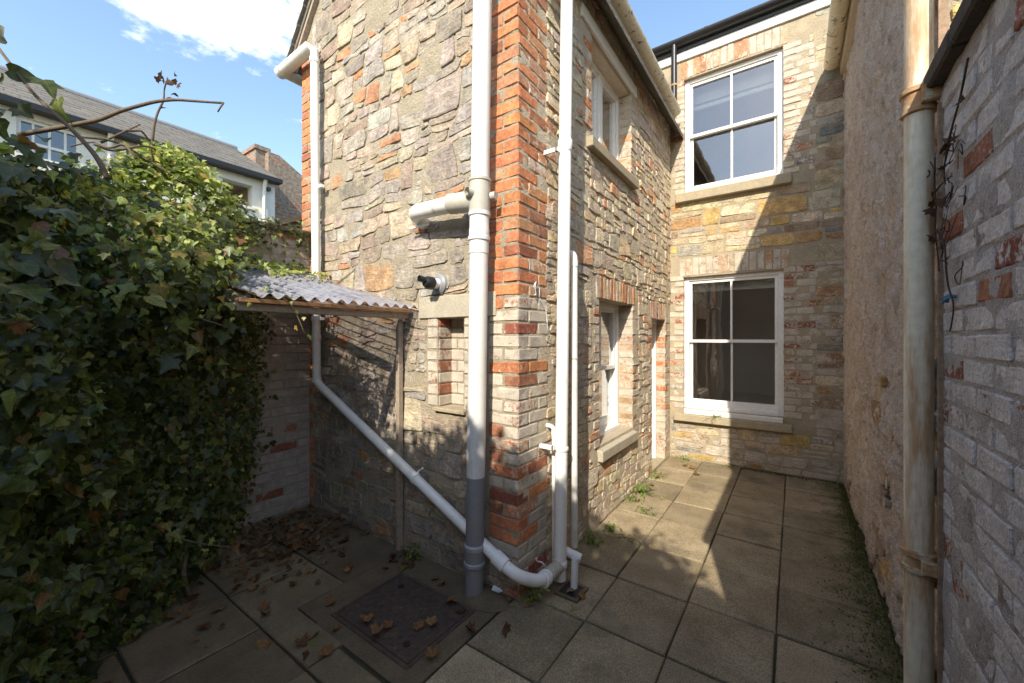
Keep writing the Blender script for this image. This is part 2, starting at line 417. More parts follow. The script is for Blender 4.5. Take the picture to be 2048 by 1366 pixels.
def leaf_material(name, stops, translucent=0.35, gloss=True):
    m = bpy.data.materials.new(name); m.use_nodes = True
    n, l = m.node_tree.nodes, m.node_tree.links; b = n['Principled BSDF']; out = n['Material Output']
    g = n.new('ShaderNodeNewGeometry'); g.name = 'GEO'
    oi = n.new('ShaderNodeObjectInfo')
    r = math_n(n, l, 'FRACT', math_n(n, l, 'ADD', g.outputs['Random Per Island'], oi.outputs['Random']))
    ramp = n.new('ShaderNodeValToRGB'); e = ramp.color_ramp.elements
    while len(e) < len(stops): e.new(0.5)
    for i, (p, c) in enumerate(stops): e[i].position = p; e[i].color = (*c, 1)
    l.new(r, ramp.inputs[0])
    uv = n.new('ShaderNodeUVMap'); uv.uv_map = 'uv'
    sp = n.new('ShaderNodeSeparateXYZ'); l.new(uv.outputs[0], sp.inputs[0])
    ax = math_n(n, l, 'ABSOLUTE', sp.outputs[0])
    v1 = mapr(n, l, ax, 0.012, 0.045, 1, 0)
    di = math_n(n, l, 'ABSOLUTE', math_n(n, l, 'SUBTRACT', math_n(n, l, 'SUBTRACT', sp.outputs[1], 0.06), math_n(n, l, 'MULTIPLY', ax, 0.62)))
    v2 = mapr(n, l, di, 0.012, 0.04, 1, 0)
    vein = math_n(n, l, 'MULTIPLY', math_n(n, l, 'MAXIMUM', v1, v2), 0.38)
    nb = noise_node(n, l, 60, 4, 0.6)
    col = mixc(n, l, 1.0, ramp.outputs[0], scalar_col(n, l, mapr(n, l, nb, 0.3, 0.7, 0.7, 1.3, False)), 'MULTIPLY')
    col = mixc(n, l, vein, col, mixc(n, l, 1.0, col, (2.2, 2.0, 2.0), 'MULTIPLY'))
    l.new(col, b.inputs['Base Color']); b.inputs['Roughness'].default_value = 0.42 if gloss else 0.85
    b.inputs['Specular IOR Level'].default_value = 0.4 if gloss else 0.15
    tl = n.new('ShaderNodeBsdfTranslucent')
    l.new(mixc(n, l, 1.0, col, (1.6, 1.7, 0.7), 'MULTIPLY'), tl.inputs[0])
    mx = n.new('ShaderNodeMixShader'); mx.inputs[0].default_value = translucent
    l.new(b.outputs[0], mx.inputs[1]); l.new(tl.outputs[0], mx.inputs[2]); l.new(mx.outputs[0], out.inputs[0])
    return m
M['ivy'] = leaf_material('ivy_leaf', [(0.0, (0.028, 0.036, 0.010)), (0.40, (0.056, 0.070, 0.017)), (0.70, (0.085, 0.106, 0.027)), (0.87, (0.15, 0.175, 0.042)), (0.955, (0.21, 0.20, 0.05)), (0.98, (0.18, 0.085, 0.03))], 0.32)
M['ivy_young_lit'] = leaf_material('young_lit_ivy_leaf', [(0.0, (0.10, 0.14, 0.03)), (0.35, (0.22, 0.27, 0.06)), (0.75, (0.36, 0.41, 0.12)), (0.93, (0.48, 0.46, 0.16)), (0.98, (0.38, 0.26, 0.06))], 0.42)  # fresh leaf green, lightened for the sun on the ivy top
M['dry'] = leaf_material('dry_leaf', [(0.0, (0.075, 0.038, 0.020)), (0.4, (0.14, 0.070, 0.032)), (0.75, (0.23, 0.125, 0.052)), (0.95, (0.19, 0.14, 0.08))], 0.15, False)
M['dead'] = leaf_material('dead_leaf', [(0.0, (0.05, 0.03, 0.022)), (0.6, (0.09, 0.05, 0.035)), (1.0, (0.13, 0.07, 0.045))], 0.1, False)
M['weed'] = leaf_material('weed_leaf', [(0.0, (0.09, 0.15, 0.03)), (0.5, (0.15, 0.24, 0.05)), (1.0, (0.24, 0.32, 0.08))], 0.4, False)
M['moss'] = leaf_material('moss_tuft', [(0.0, (0.06, 0.068, 0.022)), (0.6, (0.10, 0.108, 0.034)), (1.0, (0.16, 0.15, 0.055))], 0.2, False)

# ------------------------------------------------------------------ wall planes: (u, z, d) -> world, d = out of the wall
GY, RX, BY, WX, LX, NY = 1.876, -1.287, 5.30, 0.416, -3.56, 2.0
mG = lambda u, z, d=0.0: (u, GY - d, z)
mR = lambda u, z, d=0.0: (RX + d, u, z)
mB = lambda u, z, d=0.0: (u, BY - d, z)
mW = lambda u, z, d=0.0: (WX - d, u, z)
mL = lambda u, z, d=0.0: (LX + d, u, z)
mN = lambda u, z, d=0.0: (u, NY - d, z)

def wall_sheet(name, parent, mp, u0, u1, z0, z1, holes, mat, step=0.05, amp=0.004, reveal=0.15, smooth=True, top=None, ampf=None):
    us = {round(u0, 4), round(u1, 4)}; zs = {round(z0, 4), round(z1, 4)}
    for h in holes: us |= {round(h[0], 4), round(h[1], 4)}; zs |= {round(h[2], 4), round(h[3], 4)}
    def dens(s):
        s = sorted(s); out = []
        for a, b in zip(s, s[1:]):
            k = max(1, int(round((b - a) / step)))
            out += [a + (b - a) * i / k for i in range(k)]
        return out + [s[-1]]
    us, zs = dens(us), dens(zs)
    idx = {}; V = []; F = []
    def vid(i, j):
        if (i, j) not in idx:
            u, z = us[i], zs[j]
            edge = any(abs(u - h[0]) < 1e-3 or abs(u - h[1]) < 1e-3 or abs(z - h[2]) < 1e-3 or abs(z - h[3]) < 1e-3 for h in holes) or i in (0, len(us) - 1)
            d = 0 if edge else mnoise.noise(Vector((u * 9, z * 9, 3.1))) * amp + mnoise.noise(Vector((u * 27, z * 27, 9.1))) * amp * 0.5
            if ampf and not edge: d = ampf(u, z)
            zz = min(z, top(u)) if top else z
            idx[(i, j)] = len(V); V.append(mp(u, zz, d))
        return idx[(i, j)]
    for i in range(len(us) - 1):
        for j in range(len(zs) - 1):
            uc, zc = (us[i] + us[i + 1]) / 2, (zs[j] + zs[j + 1]) / 2
            if any(h[0] < uc < h[1] and h[2] < zc < h[3] for h in holes): continue
            if top and zs[j] > max(top(us[i]), top(us[i + 1])): continue
            F.append((vid(i, j), vid(i + 1, j), vid(i + 1, j + 1), vid(i, j + 1)))
    for h in holes:
        a, b, c, e = h[:4]; r = h[4] if len(h) > 4 else reveal
        for q in (((a, c), (a, e)), ((b, c), (b, e)), ((a, e), (b, e)), ((a, c), (b, c))):
            n = len(V)
            V += [mp(*q[0], 0), mp(*q[1], 0), mp(*q[1], -r), mp(*q[0], -r)]; F.append((n, n + 1, n + 2, n + 3))
    o = mesh_obj(name, V, F, mat, parent)
    bm = bmesh.new(); bm.from_mesh(o.data); bmesh.ops.recalc_face_normals(bm, faces=bm.faces); bm.to_mesh(o.data); bm.free()
    if smooth:
        o.data.polygons.foreach_set('use_smooth', [True] * len(o.data.polygons)); o.data.set_sharp_from_angle(angle=math.radians(50))
    return o

# ------------------------------------------------------------------ masonry pieces
CS, SS = math.cos(YAW), math.sin(YAW)
def view_size(p, a):
    """rough size on the picture of a patch of area a at p (to choose which pieces stay single objects)"""
    d = -p[0] * SS + p[1] * CS
    if d < 0.2: return 0
    X = (p[0] * CS + p[1] * SS) / d; Z = (p[2] - CAM_H) / d
    if abs(X) > 1.32 or abs(Z) > 0.9: return 0
    return a / d ** 2

PIECES = {}
def add_piece(tkey, name, part, mats, color, center, area, verts=None, faces=None, inst=None):
    PIECES.setdefault((tkey, name), []).append(dict(part=part, mats=mats, color=color, c=center, s=view_size(center, area), v=verts, f=faces, inst=inst))

def flush_pieces():
    for (tkey, name), L in PIECES.items():
        L.sort(key=lambda q: -q['s'])
        single = [q for q in L[:298] if q['s'] > 0]
        rest = L[len(single):]
        for q in single:
            if q['inst']:
                me, mat4 = q['inst']
                o = bpy.data.objects.new(name, me); COL.objects.link(o); attach(o, q['part']); o.matrix_basis = mat4
            else:
                c = Vector(q['c'])
                o = mesh_obj(name, [Vector(v) - c for v in q['v']], q['f'], q['mats'][0], q['part']); o.location = c
            o.color = q['color']
        by = {}
        for q in rest: by.setdefault((q['part'].name, q['mats'][1].name), []).append(q)
        for (pn, mn), qs in by.items():
            V = []; F = []; C = []
            for q in qs:
                if q['inst']:
                    me, mat4 = q['inst']; vs = [mat4 @ v.co for v in me.vertices]; fs = [tuple(p.vertices) for p in me.polygons]
                else: vs, fs = q['v'], q['f']
                n = len(V); V += [tuple(v) for v in vs]; F += [tuple(i + n for i in f) for f in fs]; C += [q['color']] * len(vs)
            o = mesh_obj('small_' + name + 's', V, F, qs[0]['mats'][1], qs[0]['part'])
            at = o.data.color_attributes.new('pc', 'FLOAT_COLOR', 'POINT')
            at.data.foreach_set('color', np.array(C, dtype=np.float32).ravel())
            o["kind"] = "stuff"

def brick_variant(su, sd, sz, bev, jit, seed, mat):
    r = random.Random(seed)
    bm = bmesh.new(); bmesh.ops.create_cube(bm, size=1.0)
    for v in bm.verts: v.co = Vector((v.co.x * su, v.co.y * sd, v.co.z * sz))
    bmesh.ops.bevel(bm, geom=list(bm.edges), offset=bev, segments=1, affect='EDGES', profile=0.5)
    for v in bm.verts: v.co += Vector((r.uniform(-jit, jit), r.uniform(-jit, jit), r.uniform(-jit, jit)))
    for v in r.sample(list(bm.verts), 3): v.co *= 0.955
    bmesh.ops.triangulate(bm, faces=bm.faces)
    me = bpy.data.meshes.new('brick'); bm.to_mesh(me); bm.free(); me.materials.append(mat)
    return me
BV = {}
def brick_mesh(su, mat):
    k = 's' if su > 0.16 else ('h' if su > 0.085 else 't')
    key = (k, mat.name)
    if key not in BV:
        base = {'s': 0.215, 'h': 0.103, 't': 0.06}[k]
        BV[key] = (base, [brick_variant(base, 0.10, 0.066, 0.006, 0.0028, 10 + i, mat) for i in range(7)])
    base, ms = BV[key]
    return base, rng.choice(ms)

def brick(tkey, part, mp, u0, u1, z0, z1, color, proud=0.006, depth=0.10, mats=('brick', 'brick_j'), tilt=0.004, name='brick', rot=0.0):
    if z1 - z0 > u1 - u0 + 0.05 and rot == 0.0:      # standing soldier: use a long brick turned upright
        su = z1 - z0; sz = u1 - u0; up = True
    else: su = u1 - u0; sz = z1 - z0; up = False
    base, me = brick_mesh(su, M[mats[0]])
    uc, zc = (u0 + u1) / 2, (z0 + z1) / 2
    dc = proud - depth / 2
    o = Vector(mp(0, 0, 0)); du = Vector(mp(1, 0, 0)) - o; dz = Vector(mp(0, 1, 0)) - o; dd = Vector(mp(0, 0, 1)) - o
    if up: du, dz = dz, -du
    a = U(-tilt, tilt) * 3 + rot
    du2 = du * math.cos(a) + dz * math.sin(a); dz2 = dz * math.cos(a) - du * math.sin(a)
    if rng.random() < 0.5: du2, dd2 = -du2, dd
    else: dd2 = dd
    c = Vector(mp(uc, zc, dc))
    fx, fy, fz = su / base, depth / 0.10, sz / 0.066
    mat4 = Matrix(((du2.x * fx, dd2.x * fy, dz2.x * fz, c.x), (du2.y * fx, dd2.y * fy, dz2.y * fz, c.y), (du2.z * fx, dd2.z * fy, dz2.z * fz, c.z), (0, 0, 0, 1)))
    add_piece(tkey, name, part, (M[mats[0]], M[mats[1]]), color, tuple(mp(uc, zc, proud)), su * sz, inst=(me, mat4))

def clip(poly, nx, nz, c):
    """keep nx*u+nz*z <= c"""
    out = []
    for i in range(len(poly)):
        a, b = poly[i], poly[(i + 1) % len(poly)]
        da = nx * a[0] + nz * a[1] - c; db = nx * b[0] + nz * b[1] - c
        if da <= 0: out.append(a)
        if (da < 0) != (db < 0) and abs(da - db) > 1e-12:
            t = da / (da - db); out.append((a[0] + (b[0] - a[0]) * t, a[1] + (b[1] - a[1]) * t))
    return out

def parea(p):
    return 0.5 * abs(sum(p[i][0] * p[(i + 1) % len(p)][1] - p[(i + 1) % len(p)][0] * p[i][1] for i in range(len(p))))

def inset(poly, g):
    s = sum(poly[i][0] * poly[(i + 1) % len(poly)][1] - poly[(i + 1) % len(poly)][0] * poly[i][1] for i in range(len(poly)))
    if s < 0: poly = poly[::-1]
    out = poly
    for i in range(len(poly)):
        a, b = poly[i], poly[(i + 1) % len(poly)]
        ex, ez = b[0] - a[0], b[1] - a[1]; L = math.hypot(ex, ez)
        if L < 1e-6: continue
        nx, nz = ez / L, -ex / L
        out = clip(out, nx, nz, nx * a[0] + nz * a[1] - g)
        if len(out) < 3: return []
    return out

def outline(poly, r, jit=0.006, cutr=0.22, maxe=0.10):
    out = []
    n = len(poly)
    for i in range(n):
        a, b = poly[i], poly[(i + 1) % n]
        L = math.hypot(b[0] - a[0], b[1] - a[1])
        if L < 0.02: out.append(((a[0] + b[0]) / 2, (a[1] + b[1]) / 2)); continue
        c1 = min(cutr * r.uniform(0.4, 1.2), 0.02 / L * r.uniform(0.5, 1.5))
        ts = [c1, 1 - c1] if L < maxe else [c1, r.uniform(0.35, 0.65), 1 - c1]
        for t in ts:
            j = jit if 0.3 < t < 0.7 else jit * 0.6
            out.append((a[0] + (b[0] - a[0]) * t + r.uniform(-j, j), a[1] + (b[1] - a[1]) * t + r.uniform(-j, j)))
    return out

def stone(tkey, part, mp, poly, h, color, r, name='stone', mats=('stone', 'stone_j'), jit=0.006, slope=0.0):
    pts = outline(poly, r, jit)
    n = len(pts)
    if n < 4: return
    cu = sum(p[0] for p in pts) / n; cz = sum(p[1] for p in pts) / n
    ext = max(max(abs(p[0] - cu), abs(p[1] - cz)) for p in pts)
    e1 = max(0.86, 1 - 0.003 / ext); e2 = max(0.7, 1 - (0.005 + 0.30 * h) / ext)
    tu, tz = r.uniform(-1, 1) * slope, r.uniform(-1.4, 0.6) * slope
    hh = lambda u, z, k: max(0.001, h * k + (u - cu) * tu + (z - cz) * tz + r.uniform(-0.18, 0.10) * h)
    V = []; F = []
    for p in pts: V.append(mp(p[0], p[1], -0.03))
    for p in pts:
        u, z = cu + (p[0] - cu) * e1, cz + (p[1] - cz) * e1; V.append(mp(u, z, hh(u, z, 0.62)))
    for p in pts:
        k = e2 * r.uniform(0.9, 1.05); u, z = cu + (p[0] - cu) * k, cz + (p[1] - cz) * k; V.append(mp(u, z, hh(u, z, 1.0)))
    V.append(mp(cu + r.uniform(-.2, .2) * ext, cz + r.uniform(-.15, .15) * ext, hh(cu, cz, 1.08)))
    for i in range(n):
        j = (i + 1) % n
        F += [(i, j, n + j, n + i), (n + i, n + j, 2 * n + j, 2 * n + i), (2 * n + i, 2 * n + j, 3 * n)]
    add_piece(tkey, name, part, (M[mats[0]], M[mats[1]]), color, tuple(mp(cu, cz, h * 0.5)), parea(pts), V, F)

def rubble(u0, u1, z0, z1, rmin, rmax, aspect, excl, seed, power=1.6, top=None):
    """irregular rubble stones: power diagram of random seeds, in a space squeezed along u; polygons in (u, z)"""
    r = random.Random(seed)
    A = aspect
    S = []
    for tries in range(26000):
        R = rmin + (rmax - rmin) * (r.random() ** power)
        if tries > 9000: R = rmin * r.uniform(0.75, 1.1)
        p = (r.uniform(u0, u1) / A, r.uniform(z0, z1))
        if top and p[1] > top(p[0] * A): continue
        if any(e[0] < p[0] * A < e[1] and e[2] < p[1] < e[3] for e in excl): continue
        if all((p[0] - q[0]) ** 2 + (p[1] - q[1]) ** 2 > ((R + q[2]) * 0.86) ** 2 for q in S): S.append((p[0], p[1], R))
    out = []
    for i, a in enumerate(S):
        w = a[2] * 3.2
        poly = [(a[0] - w, a[1] - w), (a[0] + w, a[1] - w), (a[0] + w, a[1] + w), (a[0] - w, a[1] + w)]
        for j, b in enumerate(S):
            if i == j: continue
            dx_, dz_ = b[0] - a[0], b[1] - a[1]; d2 = dx_ * dx_ + dz_ * dz_
            if d2 > (rmax * 6) ** 2: continue
            c = (b[0] ** 2 + b[1] ** 2 - b[2] ** 2 - a[0] ** 2 - a[1] ** 2 + a[2] ** 2) / 2
            poly = clip(poly, dx_, dz_, c)
            if len(poly) < 3: break
        if len(poly) < 3: continue
        poly = [(p[0] * A, p[1]) for p in poly]
        for (nx, nz_, c) in ((1, 0, u1), (-1, 0, -u0), (0, 1, z1), (0, -1, -z0)): poly = clip(poly, nx, nz_, c)
        cu, cz = a[0] * A, a[1]
        for e in excl:
            if not poly: break
            if max(p[0] for p in poly) < e[0] or min(p[0] for p in poly) > e[1] or max(p[1] for p in poly) < e[2] or min(p[1] for p in poly) > e[3]: continue
            opts = [(e[0] - cu, (1, 0, e[0])), (cu - e[1], (-1, 0, -e[1])), (e[2] - cz, (0, 1, e[2])), (cz - e[3], (0, -1, -e[3]))]
            best = max(opts, key=lambda q: q[0])
            poly = clip(poly, *best[1])
        if len(poly) >= 3 and parea(poly) > 0.0006: out.append(poly)
    return out

def coursed(u0, u1, z0, z1, hmin, hmax, wmin, wmax, excl, seed, wobble=0.012, skew=0.02, psplit=0.45, top=None):
    """roughly coursed stones: wavy beds, uneven lengths, some courses split in two thin stones"""
    r = random.Random(seed); out = []; z = z0; k = 0
    while z < z1 - 0.02:
        h = r.uniform(hmin, hmax) if r.random() < 0.8 else hmax * 1.35
        h = min(h, z1 - z)
        wob = lambda u, zz: wobble * (mnoise.noise(Vector((u * 3, zz * 7, seed))) + 0.6 * mnoise.noise(Vector((u * 8.3, zz * 19, seed))))
        u = u0 - r.uniform(0, wmax); psk = 0.0
        while u < u1:
            w = r.uniform(wmin, wmax) * (0.7 + h / hmax * 0.5)
            a, b = u, u + w; sk = r.uniform(-skew, skew)
            quad = [(a, z + wob(a, z)), (b, z + wob(b, z)), (b + sk, z + h + wob(b, z + h)), (a + psk, z + h + wob(a, z + h))]
            cells = [quad]
            if h > 0.09 and r.random() < psplit:
                t = r.uniform(0.35, 0.65); m1 = (quad[0][0] * (1 - t) + quad[3][0] * t, quad[0][1] * (1 - t) + quad[3][1] * t)
                t2 = t + r.uniform(-0.12, 0.12); m2 = (quad[1][0] * (1 - t2) + quad[2][0] * t2, quad[1][1] * (1 - t2) + quad[2][1] * t2)
                cells = [[quad[0], quad[1], m2, m1], [m1, m2, quad[2], quad[3]]]
            for poly in cells:
                for (nx, nz_, c) in ((1, 0, u1), (-1, 0, -u0), (0, 1, z1), (0, -1, -z0)): poly = clip(poly, nx, nz_, c)
                if len(poly) < 3: continue
                cu = sum(p[0] for p in poly) / len(poly); cz = sum(p[1] for p in poly) / len(poly); ok = not (top and cz > top(cu) - 0.04)
                for e in excl:
                    if max(p[0] for p in poly) < e[0] or min(p[0] for p in poly) > e[1] or max(p[1] for p in poly) < e[2] or min(p[1] for p in poly) > e[3]: continue
                    opts = [(e[0] - cu, (1, 0, e[0])), (cu - e[1], (-1, 0, -e[1])), (e[2] - cz, (0, 1, e[2])), (cz - e[3], (0, -1, -e[3]))]
                    best = max(opts, key=lambda q: q[0])
                    if best[0] < -0.01: ok = False; break
                    poly = clip(poly, *best[1])
                    if len(poly) < 3: ok = False; break
                if ok and parea(poly) > 0.0012: out.append(poly)
            u = b; psk = sk
        z += h
    return out

def pick(pal, r):
    t = r.random() * sum(p[0] for p in pal)
    for w, c in pal:
        t -= w
        if t <= 0: break
    k = r.uniform(0.85, 1.15)
    return tuple(min(1, x * k * r.uniform(0.95, 1.05)) for x in c)

ORANGE = [(5, (0.50, 0.205, 0.092)), (3, (0.43, 0.17, 0.082)), (2.5, (0.41, 0.22, 0.125)), (1.2, (0.31, 0.125, 0.070))]
REDB = [(4, (0.33, 0.145, 0.088)), (2, (0.27, 0.10, 0.065)), (2, (0.40, 0.19, 0.11))]
GABLE = [(5, (0.34, 0.30, 0.255)), (4, (0.44, 0.37, 0.275)), (2.5, (0.49, 0.42, 0.30)), (3, (0.36, 0.325, 0.285)), (2, (0.40, 0.315, 0.26)), (3, (0.24, 0.205, 0.18)), (2, (0.30, 0.23, 0.18)), (2, (0.37, 0.36, 0.33)), (1, (0.44, 0.25, 0.12)), (0.8, (0.48, 0.20, 0.09)), (2, (0.42, 0.33, 0.24))]
SIDE = [(4, (0.40, 0.35, 0.26)), (3, (0.32, 0.28, 0.225)), (3, (0.46, 0.40, 0.28)), (2, (0.26, 0.22, 0.19)), (2, (0.43, 0.33, 0.20)), (1, (0.42, 0.18, 0.09)), (1, (0.36, 0.31, 0.28))]
BACK = [(5, (0.47, 0.385, 0.255)), (3.5, (0.54, 0.455, 0.32)), (1.6, (0.50, 0.35, 0.14)), (2, (0.33, 0.25, 0.17)), (3, (0.32, 0.30, 0.25)), (1, (0.22, 0.22, 0.215)), (1.5, (0.40, 0.25, 0.13))]

def sash_window(house, mp, u0, u1, z0, z1, rec, cols=2, rows=2, fr=0.055, pane_mat=None, label=None, bar=0.022, split=None, horns=False):
    """white sliding sash: outer frame, two sashes one behind the other, glazing bars and a pane in each light"""
    w = MB(); d0, d1 = -rec - 0.09, -rec
    w.mbox(mp, u0, u0 + fr, z0, z1, d0, d1); w.mbox(mp, u1 - fr, u1, z0, z1, d0, d1)
    w.mbox(mp, u0 + fr, u1 - fr, z1 - fr * 0.8, z1, d0, d1); w.mbox(mp, u0 + fr, u1 - fr, z0, z0 + fr * 0.7, d0, d1 + 0.03)
    win = w.build('window', M['white_paint'], house, bevel=0.003)
    if label: win["label"] = label
    zm = split if split else (z0 + z1) / 2
    ia, ib, ja, jb = u0 + fr, u1 - fr, z0 + fr * 0.7, z1 - fr * 0.8
    for nm, a, b, dd in (('top_sash', zm - 0.02, jb, -rec - 0.02), ('bottom_sash', ja, zm + 0.02, -rec - 0.058)):
        s = MB(); t = 0.032; bot = 0.075 if nm == 'bottom_sash' else 0.034
        e0, e1 = dd - 0.034, dd
        s.mbox(mp, ia + 0.002, ia + t, a, b, e0, e1); s.mbox(mp, ib - t, ib - 0.002, a, b, e0, e1)
        s.mbox(mp, ia + t, ib - t, a, a + bot, e0, e1 + 0.001); s.mbox(mp, ia + t, ib - t, b - 0.034, b, e0, e1 + 0.001)
        for c in range(1, cols):
            uc = ia + (ib - ia) * c / cols
            s.mbox(mp, uc - bar / 2, uc + bar / 2, a + bot, b - 0.034, e0 + 0.004, e1 - 0.002)
        s.build(nm, M['white_paint'], win)
        for c in range(cols):
            p0 = ia + (ib - ia) * c / cols + (t if c == 0 else bar / 2); p1 = ia + (ib - ia) * (c + 1) / cols - (t if c == cols - 1 else bar / 2)
            g = MB(); dm = (e0 + e1) / 2 - 0.006
            g.add([mp(p0 - .004, a + bot - .004, dm), mp(p1 + .004, a + bot - .004, dm), mp(p1 + .004, b - 0.030, dm), mp(p0 - .004, b - 0.030, dm)], [(0, 1, 2, 3)])
            g.build('pane', M['glass'], win)
    return win

def room(house, mp, u0, u1, z0, z1, d0, d1, mat, name='interior'):
    v = [mp(u, z, d) for d in (d0, d1) for u, z in ((u0, z0), (u1, z0), (u1, z1), (u0, z1))]
    return mesh_obj(name, v, [(4, 5, 6, 7), (0, 1, 5, 4), (1, 2, 6, 5), (2, 3, 7, 6), (3, 0, 4, 7)], mat, house)

def gutter(name, parent, mat, p0, p1, r, seg=14, clips=()):
    """half-round gutter from p0 to p1 with end caps, open at the top"""
    p0 = Vector(p0); p1 = Vector(p1); t = (p1 - p0).normalized(); s = t.cross(Vector((0, 0, 1))).normalized()
    V = []; F = []
    for p in (p0, p1):
        for rr in (r, r - 0.005):
            for k in range(seg + 1):
                a = math.pi * k / seg
                V.append(p + s * math.cos(a) * rr - Vector((0, 0, 1)) * math.sin(a) * rr)
    n = seg + 1
    for k in range(seg):
        F += [(k, k + 1, 2 * n + k + 1, 2 * n + k), (n + k, 3 * n + k, 3 * n + k + 1, n + k + 1)]
    F += [(0, 2 * n, 3 * n, n), (n - 1, 2 * n - 1, 4 * n - 1, 3 * n - 1), tuple(range(n)), tuple(range(2 * n, 3 * n))]
    o = mesh_obj(name, V, F, mat, parent)
    bm = bmesh.new(); bm.from_mesh(o.data); bmesh.ops.recalc_face_normals(bm, faces=bm.faces); bm.to_mesh(o.data); bm.free()
    o.data.polygons.foreach_set('use_smooth', [True] * len(o.data.polygons)); o.data.set_sharp_from_angle(angle=math.radians(40))
    for c in clips:
        b = MB(); q = p0 + t * c; prof = []
        for off in (-0.016, 0.016):
            for k in range(seg + 1):
                a = math.pi * k / seg
                prof.append(q + t * off + s * math.cos(a) * (r + 0.006) - Vector((0, 0, 1)) * math.sin(a) * (r + 0.006))
        b.add(prof, [(k, k + 1, n + k + 1, n + k) for k in range(seg)])
        b.build('gutter_joint', mat, o, smooth=True)
    return o

# ================================================================== SETTING: ground and paving
gv = 400
ground = mesh_obj('ground', [(-gv, -gv, -0.022), (gv, -gv, -0.022), (gv, gv, -0.022), (-gv, gv, -0.022)], [(0, 1, 2, 3)], M['soil'])
sety(ground, kind='structure')
paving = mesh_obj('pavement', [(-3.56, -1.2, -0.016), (0.62, -1.2, -0.016), (0.62, 5.3, -0.016), (-3.56, 5.3, -0.016)], [(0, 1, 2, 3)], M['soil'])
sety(paving, kind='structure')

def slab(x0, x1, y0, y1, dz=None, mat='slab'):
    g = 0.004; gy = 0.006
    bm = bmesh.new(); bmesh.ops.create_cube(bm, size=1.0)
    sx, sy = (x1 - x0) - 2 * g, (y1 - y0) - 2 * gy
    for v in bm.verts: v.co = Vector((v.co.x * sx + U(-.003, .003), v.co.y * sy + U(-.003, .003), v.co.z * 0.04))
    bmesh.ops.bevel(bm, geom=[e for e in bm.edges if all(v.co.z > 0 for v in e.verts)], offset=0.005, segments=1, affect='EDGES')
    bmesh.ops.triangulate(bm, faces=bm.faces)
    me = bpy.data.meshes.new('paving_slab'); bm.to_mesh(me); bm.free(); me.materials.append(M[mat])
    o = bpy.data.objects.new('paving_slab', me); COL.objects.link(o); attach(o, paving)
    o.location = ((x0 + x1) / 2, (y0 + y1) / 2, -0.02 + (U(-.005, .004) if dz is None else dz))
    o.rotation_euler = (U(-.009, .009), U(-.009, .009), U(-.006, .006))
    return o
colsR = [-1.32, -0.906, -0.492, -0.073, 0.41]
rowsR = [-0.42, 0.05, 0.525, 1.0, 1.473, 1.947, 2.42, 2.894, 3.388, 3.83, 4.30, 4.79, 5.29]
for i in range(4):
    for j in range(len(rowsR) - 1):
        x0 = colsR[i] if (i or rowsR[j] < 1.5) else max(colsR[i], -1.285)
        slab(x0, colsR[i + 1], rowsR[j] + U(-.008, .008) * 0, rowsR[j + 1])
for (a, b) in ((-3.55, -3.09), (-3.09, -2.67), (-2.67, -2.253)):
    for (c, d) in ((-0.48, -0.01), (-0.01, 0.46), (0.46, 0.93), (0.93, 1.40), (1.40, 1.87)): slab(a, b, c, d, mat='slab_old_shade')
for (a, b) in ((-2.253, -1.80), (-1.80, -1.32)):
    for (c, d) in ((-0.48, -0.01), (-0.01, 0.46), (0.46, 0.93)): slab(a, b, c, d, mat='slab_old_shade')
slab(-2.253, -1.80, 0.93, 1.115, mat='slab_old_shade'); slab(-1.80, -1.32, 0.93, 1.09, mat='slab_old_shade')

# cement bed round the manhole, with a hole for the cover
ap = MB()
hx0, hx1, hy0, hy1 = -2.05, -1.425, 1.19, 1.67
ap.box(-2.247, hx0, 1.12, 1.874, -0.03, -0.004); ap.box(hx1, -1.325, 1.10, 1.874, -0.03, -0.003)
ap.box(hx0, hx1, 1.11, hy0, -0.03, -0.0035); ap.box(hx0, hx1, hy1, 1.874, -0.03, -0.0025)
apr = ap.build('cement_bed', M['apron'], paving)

# ================================================================== REAR EXTENSION (gable end and side towards the passage)
EXT = thing('rear_extension', 'rubble stone rear extension with orange brick corners and white pipes on its gable', 'house', (-2.5, 1.9, 0))
E_EAVE, E_TOP = 4.12, 5.55
xm = (-3.695 + RX) / 2
g_top = lambda u: E_EAVE + (1 - abs(u - xm) / (xm + 3.695)) * (E_TOP - E_EAVE)
niche = (-1.933, -1.701, 1.034, 1.626, 0.13)
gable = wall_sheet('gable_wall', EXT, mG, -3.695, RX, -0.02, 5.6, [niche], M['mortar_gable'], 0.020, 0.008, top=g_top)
mesh_obj('niche_back', [mG(-1.96, 1.0, -0.13), mG(-1.67, 1.0, -0.13), mG(-1.67, 1.66, -0.13), mG(-1.96, 1.66, -0.13)], [(0, 1, 2, 3)], M['mortar_gable'], EXT)
WU = (2.888, 3.808, 3.03, 3.87, 0.2); WLo = (3.034, 3.852, 0.62, 1.815, 0.2); DR = (4.487, 5.052, 0.0, 1.71, 0.2)
side = wall_sheet('side_wall', EXT, mR, GY, BY, -0.02, 4.25, [WU, WLo, DR], M['mortar_side'], 0.022, 0.007)
MB().box(-3.70, -3.69, GY + 0.002, BY, 0, 4.1).build('party_wall', M['mortar_gable'], EXT)

